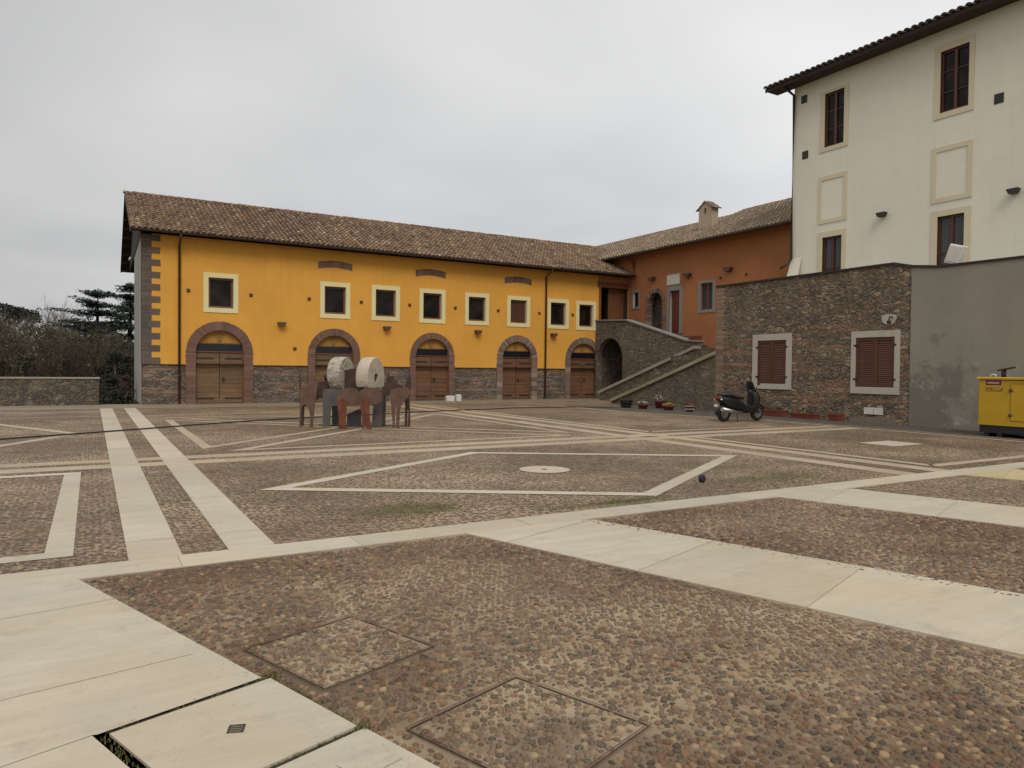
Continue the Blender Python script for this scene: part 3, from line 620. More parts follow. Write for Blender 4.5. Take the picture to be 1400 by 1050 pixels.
# near panels: every pebble is a real stone bedded in mortar
def inside(x, y, P):
    r = False; j = len(P)-1
    for i in range(len(P)):
        if (P[i][1] > y) != (P[j][1] > y) and x < (P[j][0]-P[i][0])*(y-P[i][1])/(P[j][1]-P[i][1])+P[i][0]: r = not r
        j = i
    return r
def grow(P, k):
    cx, cy = sum(p[0] for p in P)/len(P), sum(p[1] for p in P)/len(P); return [(cx+(x-cx)*k, cy+(y-cy)*k) for x, y in P]
def pebbles(name, P, holes, z, parent=None, st=.043, label=None):
    xs, ys = [p[0] for p in P], [p[1] for p in P]; V, F, T = [], [], []
    ny = int((max(ys)-min(ys))/(st*.87))
    off = world_of(parent) if parent is not None else Vector((0,0,0))
    for iy in range(ny):
        y0 = min(ys)+iy*st*.87
        for ix in range(int((max(xs)-min(xs))/st)):
            x = min(xs)+(ix+.5*(iy%2))*st+random.gauss(0,st*.15); y = y0+random.gauss(0,st*.15)
            if not inside(x, y, P) or any(inside(x, y, h) for h in holes) or rnd() < .03: continue
            rr = st*ru(.30,.60); a0 = ru(0,pi); el = ru(.66,1.); hh = rr*ru(.36,.58); n = len(V); ca, sa = cos(a0), sin(a0); m_ = 7; jr = [ru(.86,1.12) for _ in range(m_)]; tx_, ty_ = ru(-.12,.12), ru(-.12,.12)
            for (k, zz) in ((1.,-.002),(.86,.62),(.48,.94)):
                for i in range(m_):
                    u, v = rr*k*jr[i]*cos(2*pi*i/m_), rr*k*jr[i]*el*sin(2*pi*i/m_); V.append((x+u*ca-v*sa-off.x, y+u*sa+v*ca-off.y, z+hh*zz+(u*tx_+v*ty_ if zz > 0 else 0)-off.z))
            V.append((x-off.x, y-off.y, z+hh-off.z)); t_ = (rnd(), rnd(), rnd())
            for q in (0, m_):
                for i in range(m_): F.append((n+q+i, n+q+(i+1)%m_, n+q+m_+(i+1)%m_, n+q+m_+i)); T.append(t_)
            for i in range(m_): F.append((n+2*m_+i, n+2*m_+(i+1)%m_, n+3*m_)); T.append(t_)
    me = bpy.data.meshes.new(name); me.from_pydata(V, [], F); me.materials.append(MAT['pebble']); me.polygons.foreach_set('use_smooth', [True]*len(F))
    at = me.attributes.new('tint', 'FLOAT_COLOR', 'FACE'); at.data.foreach_set('color', [c for t_ in T for c in (*t_, 1.0)])
    o = bpy.data.objects.new(name, me); COL.objects.link(o); o['kind'] = 'stuff'
    if parent is not None: o.parent = parent
    else: o['label'] = label; o['category'] = 'pebbles'
    return o
g1 = lambda y: sx(y)+.026; dl = lambda xa, y: xa+(6.2-y)*.347
panel_a = [(g1(6.2),6.182),(g1(0.2),0.2),(dl(3.12,.2)-.016,.2),(3.104,6.182)]; panel_b = [(4.436,6.182),(dl(4.42,1.2)+.016,1.2),(dl(7.55,1.2)-.016,1.2),(7.534,6.182)]
H1, H2 = [(.73,4.22),(1.44,4.47),(1.70,3.75),(.99,3.50)], [(1.19,2.94),(1.90,3.18),(2.17,2.44),(1.46,2.20)]
m = MB(); m.face([(x,y,.0015) for x, y in [(sx(6.2)-.01,6.21),(sx(.2)-.01,.2),(dl(3.12,.2)+.01,.2),(3.13,6.21)]]); m.face([(x,y,.0015) for x, y in [(4.41,6.21),(dl(4.42,1.2)-.01,1.2),(dl(7.55,1.2)+.01,1.2),(7.56,6.21)]]); structure('mortar_ground', m, MAT['mortar_bed'], label='tan mortar bed between the pebbles of the nearest panels')
pebbles('pebble_field', panel_a, [grow(H1,1.07), grow(H2,1.07), [(.74,3.84),(.80,3.80),(1.06,3.02),(.99,3.0)]], .0015, label='brown river pebbles bedded in mortar in the nearest panel')
pebbles('pebble_field', panel_b, [], .0015, st=.046, label='brown river pebbles bedded in mortar in the panel beyond the broad travertine band')
for H, o in zip((H1, H2), HATCH):
    pebbles('pebbles', grow(H,.945), [], .004, o, .042)
m = MB()
def grit(a, b, n, w):
    A, B = Vector(a), Vector(b); d = (B-A).normalized(); nn = Vector((-d.y, d.x))
    for _ in range(n):
        p = A.lerp(B, rnd())+nn*abs(random.gauss(0,w)); k = ru(.0015,.0045); z = .0125 if abs(p.y-6.4) > .21 else .0105
        m.face([(p.x+k*cos(q+ru(-.4,.4)), p.y+k*sin(q+ru(-.4,.4)), z+ru(0,k*.6)) for q in (0,1.3,2.5,3.9,5.1)], (rnd(), rnd(), rnd()))
for (a, b, n, w) in (((sx(3.85),3.85),(sx(6.1),6.1),150,.05),((sx(1.2),1.2),(sx(2.9),2.9),90,.04),((dl(3.12,6.1),6.1),(dl(3.12,1.),1.),240,.06),((dl(4.42,1.),1.),(dl(4.42,6.1),6.1),110,.10),((3.1,6.202),(0,6.202),260,.05),((7.5,6.202),(4.45,6.202),200,.05)): grit(a, b, n, w)
tag(m.build('grit', MAT['joint'], None, (0,0,0), fix=False), 'loose grit spilled from the pebbles onto the travertine edges', 'grit', None, 'stuff')
# grass tufts between pebbles and in the slab joints
def blades(mb, x, y, n, s, h):
    for _ in range(n):
        a = ru(0, 2*pi); px, py = x+random.gauss(0,s), y+random.gauss(0,s); hh = h*ru(.5,1.2); w = .003+hh*.05; l = ru(.1,.6)*hh; ca, sa = cos(a), sin(a)
        mb.face([(px-w*sa,py+w*ca,0),(px+w*sa,py-w*ca,0),(px+l*ca,py+l*sa,hh)], (rnd(),rnd(),0))
m = MB()
for _ in range(420): blades(m, 3.2+random.gauss(0,.36), 7.55+random.gauss(0,.2), 3, .02, .022)
for _ in range(320): blades(m, 5.4+random.gauss(0,.5), 6.8+abs(random.gauss(0,.1)), 3, .02, .02)
for _ in range(420): blades(m, 8.9+random.gauss(0,.6), 7.3+random.gauss(0,.3), 3, .02, .02)
tag(m.build('grass', MAT['grass'], None, (0,0,0), fix=False), 'short yellow-green grass growing between the pebbles', 'grass', None, 'stuff')
m = MB()
for (a, b, n, s) in (((.03,3.54),(.78,3.79),26,.008),((.03,3.53),(.30,2.75),60,.012),((.79,3.78),(1.04,3.06),70,.016),((.45,2.88),(1.02,3.05),24,.008),((.74,4.24),(.88,4.28),22,.014)):
    for _ in range(n):
        k = rnd(); blades(m, a[0]+(b[0]-a[0])*k, a[1]+(b[1]-a[1])*k, 5, s, .018)
for _ in range(30): blades(m, .80, 3.79, 4, .02, .022); blades(m, 1.035, 3.05, 4, .02, .024)
tag(m.build('weeds', MAT['grass'], None, (0,0,0), fix=False), 'small green weeds sprouting along the open slab joints', 'weeds', None, 'stuff')
# small dry leaves and a dark clod lying on the paving
lf = None
for (x, y) in ((.20,6.36),(-.14,3.05),(4.02,5.2),(4.6,4.0),(5.2,3.35),(4.75,3.55),(8.6,5.35),(4.9,4.5),(2.4,6.35),(.3,5.0),(6.4,6.0),(3.9,5.7),(5.0,2.9),(-.2,4.6),(.05,5.2),(.4,3.9),(-.3,5.6),(4.3,4.6),(4.15,5.0),(4.75,3.0),(3.6,5.6),(5.2,3.9),(3.3,6.4),(5.9,6.4),(7.2,6.45),(8.1,5.9),(9.0,4.9),(.45,8.3),(1.3,9.5),(.5,11),(1.2,7.2)):
    if lf is None:
        m = MB(); m.face([(-.022,0,.001),(0,-.010,.006),(.024,0,.003),(0,.010,.006)]); m.face([(-.022,0,.001),(0,.012,.010),(.024,0,.003)]); lf = m.build('dry_leaf', MAT['dry'], None, (x,y,.0145)); tag(lf, 'tiny curled dry leaf lying on the pebble and travertine paving', 'leaf', 'dry leaves scattered on the paving'); o = lf
    else: o = lf.copy(); COL.objects.link(o); o.location = (x,y,.0145)
    o.rotation_euler = (0,0,ru(0,6)); k = ru(.6,1.1); o.scale = (k,k,k)
m = MB(); m.ell((7.6,7.55,.05),(.055,.05,.058),10,7)
for i, v in enumerate(m.v): k = 1+ru(-.14,.14); m.v[i] = (7.6+(v[0]-7.6)*k, 7.55+(v[1]-7.55)*k, max(.002, v[2]*k))
tag(m.build('dark_clod', MAT['rubber'], None, (7.6,7.55,0)), 'fist-sized dark lump lying on the pebbles right of the rhombus', 'lump')

# ------------------------------------------------------------------ yellow farmhouse
B = thing('farmhouse', (13, YF, 0), 'long ochre-yellow farmhouse with five arched plank doors and a brown tiled roof', 'farmhouse')
ZS = 2.165
DOORS = [(4.75,1.335,.965),(9.70,1.22,.90),(14.63,1.20,.90),(19.53,1.24,.90),(23.87,1.25,.92)]
WIN = [(4.08,5.48,3.88,5.56),(9.02,10.42,3.86,5.52),(11.46,12.88,3.86,5.53),(13.9,15.3,3.84,5.52),(16.4,17.78,3.85,5.48),(18.87,20.28,3.85,5.47),(21.4,22.8,3.84,5.47),(23.3,24.66,3.83,5.46)]
fw_ = .2
upper = [(w[0]+fw_,w[1]-fw_,w[2]+fw_,w[3]-fw_,None) for w in WIN] + [(c-Rr,c+Rr,1.66,ZS+Rr,Rr) for c, Rr, r in DOORS]
upper += [(25.0,26.97,3.6,6.35,None)]
m = MB(); wallgrid(m, fY, 2.12, XO, 1.66, 6.98, upper, .38)
m.face([fY(2.12,0,1.66), fY(XO,0,1.66), fY(XO,.06,1.66), fY(2.12,.06,1.66)])
wall = m.build('plaster_wall', MAT['ochre'], B)
m = MB(); wallgrid(m, lambda u,d,z: (u,YF+.035+d,z), 1.75, 24.6, 0, 1.66, [(c-Rr,c+Rr,-.1,1.7,None) for c, Rr, r in DOORS], .38)
m.build('stone_base', MAT['base_stone'], B)
m = MB()                                        # red drip line under the plaster
us = [2.44]+[x for c, Rr, r in DOORS for x in (c-Rr, c+Rr)]+[24.6]
for a, b in zip(us[::2], us[1::2]): m = MB(); m.prism([(a,1.635),(b,1.635),(b,1.662),(a,1.662)], -.012, .03, fY); m.build('drip_line', MAT['pipe'], B)
# corner quoin: brick pier with toothed stone blocks
m = MB(); z = 1.66
while z < 6.95:
    z2 = min(z+.075, 6.95); m.prism([(1.75,z),(2.12,z),(2.12,z2-.008),(1.75,z2-.008)], -.012+ru(-.004,.004), .3, fY); z = z2
for k in range(11):
    zb = 1.68+k*.5; m.prism([(2.0+ru(-.1,.05),zb),(2.44+ru(-.03,.02),zb),(2.44,zb+.25),(2.0,zb+.25)], -.02, .2, fY)
m.build('corner_quoin', MAT['quoin'], B)
# gable, open porch behind and rear wall
m = MB(); m.face([(1.75,YF,0),(1.75,38.5,0),(1.75,38.5,6.9),(1.75,YF,6.9)]); m.box(1.78,1.95,YF+.3,38.5,0,6.9)
m.build('gable_wall', MAT['concrete'], B)
m = MB(); m.prism([(YF+.1,6.9),(43.2,6.5),(43.2,6.75),(38,9.35),(YF+.1,7.2)], 0, .08, fX(1.72))
m.build('gable_boarding', MAT['soffit'], B)
m = MB(); m.box(2.0,27,38.4,38.7,0,9.3); m.box(26.9,27.2,33.6,43,0,6.5); m.build('rear_wall', MAT['concrete'], B)
# roof
EY, EZ, RY, RZ, BY, BZ = 32.3, 7.0, 38.0, 9.52, 43.3, 6.62
roof = MB(); sl_ = Vector((0, RY-EY, RZ-EZ))
tiles(roof, (1.33,EY,EZ+.06), (1,0,0), sl_, 27.6, sl_.length, skip=lambda p: p.x > 26.95 and p.y < 34.4)
o_roof = roof.build('roof', MAT['tile'], B, fix=False)
m = MB(); ridge(m, (1.30,RY,RZ+.08), (28.6,RY,RZ+.08), .13); m.build('ridge_tiles', MAT['tile'], o_roof, fix=False)
m = MB(); m.face([(1.33,BY,BZ),(28.6,BY,BZ),(28.6,RY,RZ),(1.33,RY,RZ)]); m.build('rear_slope', MAT['tile'], o_roof)
m = MB()
m.face([(1.36,EY+.02,EZ-.06),(26.9,EY+.02,EZ-.06),(26.9,RY,RZ-.1),(1.36,RY,RZ-.1)]); m.face([(1.36,BY,BZ-.12),(26.9,BY,BZ-.12),(26.9,RY,RZ-.1),(1.36,RY,RZ-.1)])
m.prism([(EY,EZ-.12),(RY,RZ-.14),(BY,BZ-.16),(BY,BZ+.02),(RY,RZ+.04),(EY,EZ+.06)], 0, .04, fX(1.32))
m.build('soffit', MAT['soffit'], o_roof)
for k in range(8):
    yy = 38.7+k*.62; zz = RZ-.1-(yy-RY)*(RZ-BZ)/(BY-RY)
    m = MB(); m.box(1.38,1.76,yy,yy+.12,zz-.17,zz-.03); m.build('purlin', MAT['soffit'], o_roof)
for k in range(5):
    yy = 33.3+k*.95; zz = EZ-.1+(yy-EY)*(RZ-EZ)/(RY-EY)
    m = MB(); m.box(1.38,1.76,yy,yy+.12,zz-.14,zz); m.build('purlin', MAT['soffit'], o_roof)
m = MB(); rs = []
for k in range(9): a = pi+pi*k/8; rs.append((EY-.075+.08*cos(a), EZ+.03+.08*sin(a)))
m.rings([[(1.36,y,z) for y, z in rs],[(26.95,y,z) for y, z in rs]], False); m.build('gutter', MAT['gutter'], B)
pipe(B, [(3.15,EY-.07,EZ-.05),(3.15,EY-.05,6.85),(3.15,YF-.09,6.6),(3.15,YF-.09,.05)], .05, clips=[(3.15,YF-.09,z) for z in (1.2,3.2,5.2)])
pipe(B, [(21.25,EY-.07,EZ-.05),(21.25,EY-.05,6.85),(21.25,YF-.09,6.6),(21.25,YF-.09,.05)], .05, clips=[(21.25,YF-.09,z) for z in (1.2,3.2,5.2)])
# windows
for i, w in enumerate(WIN):
    window(B, fY, *w, None, (w[0]+fw_,w[1]-fw_,w[2]+fw_,w[3]-fw_), .17, 'trim_yellow', .03, 1, glass='glass', fw=.075)
m = MB(); w = WIN[5]; m.prism([(w[0]+.29,w[2]+.3),(w[1]-.29,w[2]+.3),(w[1]-.29,w[3]-.29),(w[0]+.29,w[3]-.29)], .135, .16, fY); m.build('interior_panel', MAT['frame_dark'], B)  # dark panel over the pane, standing in for a dark-red interior
# arched doors
for i, (c, Rr, r) in enumerate(DOORS):
    stone = i >= 3
    m = MB(); nb = 46
    for k in range(nb):
        a0, a1 = pi*k/nb+.004, pi*(k+1)/nb-.004
        P = [(c+q*cos(a), ZS+q*sin(a)) for q, a in ((r,a0),(Rr+ (ru(-.01,.02)),a0),(Rr+ru(-.01,.02),a1),(r,a1))]
        m.prism(P, -.022+ru(-.006,.006), .34, fY, (rnd(), rnd(), 0))
    for s in (-1, 1):
        z = 0
        while z < ZS-.01:
            z2 = min(z+(.08 if not stone else ru(.15,.3)), ZS); x0, x1 = sorted((c+s*r, c+s*(Rr+ru(-.02,.03))))
            m.prism([(x0,z),(x1,z),(x1,z2-.008),(x0,z2-.008)], -.02+ru(-.006,.006), .34, fY, (rnd(), rnd(), 0)); z = z2
    ar = m.build('stone_arch' if stone else 'brick_arch', MAT['arch_stone' if stone else 'arch_brick'], B)
    m = MB(); K = 24
    for k in range(K):
        a0, a1 = pi*k/K, pi*(k+1)/K; m.face([fY(c+q*cos(a),.0,ZS+q*sin(a)) for q, a in ((r+.01,a0),(Rr-.02,a0),(Rr-.02,a1),(r+.01,a1))])
    for s in (-1,1): m.face([fY(c+s*(r+.01),.0,0), fY(c+s*(Rr-.02),.0,0), fY(c+s*(Rr-.02),.0,ZS), fY(c+s*(r+.01),.0,ZS)])
    m.build('mortar_bed', MAT['mortar'], ar)
    # tympanum with sun-ray slats
    m = MB(); zt = 2.58
    h0 = math.sqrt(max(.01, r*r-(zt-ZS)**2)); a_ = math.asin((zt-ZS)/r)
    poly = [(c+r*cos(a_+(pi-2*a_)*k/18), ZS+r*sin(a_+(pi-2*a_)*k/18)) for k in range(19)]
    m.prism(poly, .20, .30, fY)
    ty = m.build('tympanum', MAT['tymp'], B)
    m = MB()
    for k in range(17):
        a = pi*(k+1)/18; d = Vector((cos(a), sin(a))); n_ = Vector((-d.y, d.x))*.007
        L = .34 if abs(a-pi/2) < 1.0 else .42; q0 = Vector((c, zt-.12))+d*.15; q1 = Vector((c, zt-.12))+d*(L+.22 if abs(a-pi/2) < 1.1 else L)
        if q0.y < zt+.01 or (Vector((q1.x-c, q1.y-ZS))).length > r-.03: continue
        m.prism([(q0-n_)[:], (q1-n_*1.5)[:], (q1+n_*1.5)[:], (q0+n_)[:]], .188, .21, fY)
    m.build('sun_ray', MAT['door_a'], ty)['kind'] = 'stuff'
    m = MB(); m.prism([(c-r+.02,2.22),(c+r-.02,2.22),(c+r-.02,2.56),(c-r+.02,2.56)], .16, .3, fY)
    tr = m.build('transom', MAT['transom'], B); m = MB(); fr(m, fY, c-r, c+r, 2.19, 2.59, .045, .14, .22); m.build('transom_frame', MAT['frame'], tr)
    # two plank leaves
    dm = MAT['door_a' if i < 2 else 'door_b']
    for s in (-1, 1):
        m = MB(); x0, x1 = sorted((c+s*.012, c+s*(r-.02))); z = .03; 
        while z < 2.16:
            z2 = min(z+ru(.17,.24), 2.17); m.prism([(x0,z),(x1,z),(x1,z2-.009),(x0,z2-.009)], .17+ru(-.004,.004), .23, fY, (ru(.2,1) , rnd(), 0)); z = z2
        lf_ = m.build('door_leaf', dm, B)
        for zz in (.22, 1.93):
            h = MB(); xa, xb = sorted((c+s*(r-.01), c+s*.22)); h.prism([(xa,zz-.03),(xb,zz-.03),(xb,zz+.03),(xa,zz+.03)], .152, .166, fY); h.build('strap_hinge', MAT['iron'], lf_)
        m = MB(); m.prism([(c+s*(r-.02)-.03,0),(c+s*(r-.02)+.03,0),(c+s*(r-.02)+.03,2.2),(c+s*(r-.02)-.03,2.2)], .15, .25, fY); m.build('door_post', MAT['frame'], B)
    h = MB(); h.prism([(c+.1,.95),(c+.2,.95),(c+.2,1.12),(c+.1,1.12)], .13, .17, fY); h.build('lock_plate', MAT['iron'], B)
# relieving arches above the windows
for a, b in ((8.92,10.52),(13.69,15.32),(18.7,20.36)):
    m = MB(); cc = (a+b)/2; n = 13
    for k in range(n):
        x0, x1 = a+(b-a)*k/n+.006, a+(b-a)*(k+1)/n-.006; g = lambda x: -.10*((x-cc)/(b-a)*2)**2
        m.prism([(x0,6.19+g(x0)),(x1,6.19+g(x1)),(x1,6.50+g(x1)),(x0,6.50+g(x0))], -.015+ru(-.004,.004), .1, fY, (rnd(),rnd(),0))
    m.build('relieving_arch', MAT['relief'], B)
for x, z in ((3.5,4.75),(6.0,4.71),(8.52,4.69),(10.96,4.68),(13.39,4.68),(15.85,4.66),(18.33,4.65),(20.87,4.64),(23.06,4.65),(7.89,2.42)): stud(B, fY, x, z)
for x in (7.28,12.19,17.1,21.74): lamp(B, fY, x, 3.49, .36, .17)
for k in (0, .22):
    m = MB(); m.ell((1.62,39.4+k*2,6.75),(.06,.09,.07),8,6); m.build('floodlight', MAT['white'], B)
# passage beside the stair: timber lintel, dark interior, panelled door
m = MB(); m.prism([(24.75,6.33),(26.98,6.33),(26.98,6.62),(24.75,6.62)], -.03, .2, fY); m.prism([(24.86,3.6),(25.02,3.6),(25.02,6.33),(24.86,6.33)], -.02, .2, fY); m.build('passage_frame', MAT['frame'], B)
m = MB(); m.prism([(24.8,6.625),(26.98,6.625),(26.98,6.93),(24.8,6.93)], -.025, .0, fY); m.build('passage_header', MAT['orange'], B)
m = MB(); m.box(25.0,26.97,YF+2.2,YF+2.3,3.5,6.4); m.box(26.92,26.965,YF+.01,YF+2.3,3.5,6.35); m.box(24.9,25.0,YF+.4,YF+2.3,3.5,6.4); m.box(24.9,26.97,YF+.4,YF+2.3,6.36,6.42); m.build('passage_lining', MAT['soffit'], B)
m = MB(); m.prism([(25.8,3.6),(26.95,3.6),(26.95,6.33),(25.8,6.33)], .34, .4, fY); m.build('passage_door', MAT['frame'], B)

# ------------------------------------------------------------------ orange house
fO = fX(XO)
B = thing('house', (XO, 28, 0), 'burnt-orange plastered house behind the stone stair with lichened tile roof', 'house')
ops = [(26.29,27.12,4.73,6.09,None),(31.98,32.45,5.23,6.08,None),(28.64,29.40,3.62,5.90,None),(29.86,31.28,3.5,6.08,.71)]
m = MB(); wallgrid(m, fO, 20.9, 36, 0, 8.25, ops, .3); m.build('wall', MAT['orange'], B)
m = MB(); m.box(XO+.75,36,20.9,44,0,8.2); m.build('rear_wall', MAT['orange'], B)
window(B, fO, 26.08,27.30,4.58,6.22,None,(26.29,27.12,4.73,6.09),.14,'trim_grey',.03,2,reveal='trim_grey',fw=.05,glass='glass_c')
window(B, fO, 31.86,32.60,5.11,6.20,None,(31.98,32.45,5.23,6.08),.14,'trim_grey',.03,1,reveal='reveal',fw=.05)
m = MB(); 
for P in ([(28.42,3.6),(28.64,3.6),(28.64,6.17),(28.42,6.17)],[(29.40,3.6),(29.60,3.6),(29.60,6.17),(29.40,6.17)],[(28.64,5.9),(29.40,5.9),(29.40,6.17),(28.64,6.17)]): m.prism(P,-.04,.1,fO)
dr = m.build('door_surround', MAT['trim_grey'], B)
m = MB(); m.face([(XO+.005,29.395,3.6),(XO+.2,29.395,3.6),(XO+.2,29.395,5.9),(XO+.005,29.395,5.9)]); m.build('reveal', MAT['trim_white'], dr)
m = MB()
for k in range(2): m.prism([(28.65+k*.375,3.62),(29.02+k*.375,3.62),(29.02+k*.375,5.9),(28.65+k*.375,5.9)], .14+.006*k, .2, fO)
m.build('door', MAT['door_red'], B)
m = MB(); c, Rr, r, zs = 30.57, .80, .58, 5.36; n = 16
for k in range(n):
    a0, a1 = pi*k/n+.008, pi*(k+1)/n-.008; m.prism([(c+q*cos(a), zs+q*sin(a)) for q, a in ((r,a0),(Rr+ru(-.04,.04),a0),(Rr+ru(-.04,.04),a1),(r,a1))], -.03+ru(-.01,.01), .3, fO)
for s in (-1,1):
    z = 3.5
    while z < zs:
        z2 = min(zs, z+ru(.14,.28)); x0, x1 = sorted((c+s*r, c+s*(Rr+ru(-.06,.06)))); m.prism([(x0,z),(x1,z),(x1,z2-.015),(x0,z2-.015)], -.03+ru(-.01,.01), .3, fO); z = z2
m.build('niche_arch', MAT['arch_stone'], B)
m = MB(); m.prism([(29.8,3.5),(31.3,3.5),(31.3,6.1),(29.8,6.1)], .62, .66, fO); m.box(XO+.3,XO+.64,29.80,29.86,3.5,6.1); m.box(XO+.3,XO+.64,31.28,31.34,3.5,6.1); m.build('niche_back', MAT['stair_stone'], B)
m = MB(); m.prism([(28.63,6.24),(29.61,6.24),(29.61,6.78),(28.63,6.78)], -.04, .02, fO); pq = m.build('plaque', MAT['paleplaque'], B)
m = MB(); fr(m, fO, 28.61, 29.63, 6.22, 6.80, .04, -.055, 0); m.build('plaque_rim', MAT['trim_white'], pq)
for u, z in ((30.76,6.7),(27.98,6.6),(25.19,6.59)): lamp(B, fO, u, z, .46, .2)
for u in (25.79,24.16): stud(B, fO, u, 6.25, .06)
pipe(B, [(26.5,32.36,8.0),(26.9,32.36,7.8),(26.9,32.36,7.0)], .06)
OX, OZ, RX, RZ2 = 26.3, 8.12, 32.0, 10.55
roof = MB(); s_ = Vector((RX-OX,0,RZ2-OZ)); s2 = s_*1.19
tiles(roof, (OX,44,OZ+.06), (0,-1,0), s_, 14.2, s_.length, .23, .36, .092); tiles(roof, (OX,29.8,OZ+.061), (0,-1,0), s2, 8.9, s2.length, .23, .36, .092)
ro = roof.build('roof', MAT['tile_pale'], B, fix=False)
m = MB(); ridge(m, (RX,44,RZ2+.06), (RX,29.8,RZ2+.06), .13); ridge(m, (OX+s2.x,29.8,OZ+s2.z+.06), (OX+s2.x,20.9,OZ+s2.z+.06), .13); m.build('ridge_tiles', MAT['tile_pale'], ro, fix=False)
m = MB(); m.face([(RX,29.8,RZ2-.3),(OX+s2.x,29.8,OZ+s2.z),(RX+3,29.8,OZ+s2.z-1)]); m.build('roof_cheek', MAT['orange'], ro)
m = MB(); m.face([(OX+.02,44,OZ-.05),(OX+.02,20.9,OZ-.05),(RX,20.9,RZ2-.08),(RX,44,RZ2-.08)]); m.build('soffit', MAT['soffit'], ro)
m = MB(); rs = [(OX-.06+.075*cos(pi+pi*k/8), OZ+.02+.075*sin(pi+pi*k/8)) for k in range(9)]; m.rings([[(x,34.7,z) for x, z in rs],[(x,20.9,z) for x, z in rs]], False); m.build('gutter', MAT['gutter'], B)
# chimney
MAT['chimney'] = m_plaster('chimney_render', (.43,.345,.245), .15, (.6,.58,.55), .4)
m = MB(); m.box(29.0,29.5,28.42,29.38,8.9,10.2); ch = m.build('chimney', MAT['chimney'], ro)
m = MB()
for y0, y1 in ((28.42,28.6),(29.2,29.38)): m.box(29.0,29.5,y0,y1,10.2,10.52)
m.box(29.0,29.15,28.6,28.82,10.2,10.52); m.box(29.0,29.15,29.0,29.2,10.2,10.52)
m.prism([(28.42,10.52),(29.38,10.52),(28.9,10.86)], 0, .1, fX(29.0)); m.prism([(28.42,10.52),(29.38,10.52),(28.9,10.86)], 0, .1, fX(29.4))
m.build('chimney_hood', MAT['chimney'], ch)
m = MB()
for s in (-1, 1): tiles(m, (28.93, 28.9+s*.58, 10.46), (1,0,0), Vector((0,-s*.58,.42)), .66, .72, .16, .3, .07)
m.build('chimney_tiles', MAT['tile_pale'], ch, fix=False)

# ------------------------------------------------------------------ cream villa
fT = fX(XT)
B = thing('villa', (XT, 14, 0), 'tall cream villa above the stone wall with pale framed windows and dark eaves', 'villa')
TW = [(18.2,19.50,10.65,13.10,18.4,19.28,10.82,13.0),(13.48,14.83,10.63,13.2,13.65,14.62,10.82,12.98),(18.2,19.50,4.6,7.37,18.4,19.29,4.6,7.14),(13.47,14.84,4.6,7.38,13.7,14.62,4.6,7.17)]
m = MB(); wallgrid(m, fT, 2, 20.8, 0, 13.75, [(w[4],w[5],w[6],w[7],None) for w in TW], .3)
m.face([(XT,20.8,0),(XT+14,20.8,0),(XT+14,20.8,13.75),(XT,20.8,13.75)])
m.face([(XT-.0,20.8,6.5),(XT-.35,20.95,5.0),(XT-.35,20.3,5.0),(XT-.002,20.3,6.5)]); m.face([(XT,20.8,6.5),(XT-.35,20.95,5.0),(XT,20.95,5.0)])
m.build('wall', MAT['cream'], B)
for i, w in enumerate(TW):
    window(B, fT, *w[:4], None, w[4:], .12, 'trim_cream', .03, 2, glass='glass_c' if i > 1 else 'glass', reveal='frame_dark', fw=.065, bars=1 if i > 1 else 2, frame='frame_dark')
for a, b, c, d in ((18.2,19.52,7.71,9.65),(13.47,14.86,7.67,9.63)):
    m = MB(); fr(m, fT, a, b, c, d, .17, -.03, .02); bw = m.build('blind_window', MAT['trim_cream'], B)
for u, z in ((20.3,13.12),(20.2,10.76),(12.69,10.75)):
    m = MB(); fr(m, fT, u-.145, u+.145, z-.165, z+.165, .02, -.015, .02); m.prism([(u-.13,z-.15),(u+.13,z-.15),(u+.13,z+.15),(u-.13,z+.15)], -.008, .02, fT); m.build('vent_hole', MAT['iron'], B)
for u, z in ((16.64,7.6),(12.12,7.55)): lamp(B, fT, u, z, .34, .17, mat='iron')
pipe(B, [(XT-.5,20.9,13.7),(XT-.1,20.74,13.4),(XT-.1,20.74,6.45),(XT-.2,20.85,6.25),(XT-.45,21.0,6.05)], .06, 'gutter')
roof = MB(); VX, VZ = 25.2, 13.78; s_ = Vector((6,0,1.9)); tiles(roof, (VX,21.75,VZ+.05), (0,-1,0), s_, 22, s_.length, .26, .42, .105)
ro = roof.build('roof', MAT['tile_dark'], B, fix=False)
m = MB(); m.face([(VX+.02,21.7,VZ-.05),(VX+.02,0,VZ-.05),(XT+6,0,VZ+1.8),(XT+6,21.7,VZ+1.8)]); m.box(VX+.02,VX+.06,0,21.7,VZ-.1,VZ+.06); m.face([(VX+.02,21.7,VZ-.05),(XT+.02,21.7,VZ-.05),(XT+.02,0,VZ-.05),(VX+.02,0,VZ-.05)])
m.build('soffit', MAT['soffit'], ro)

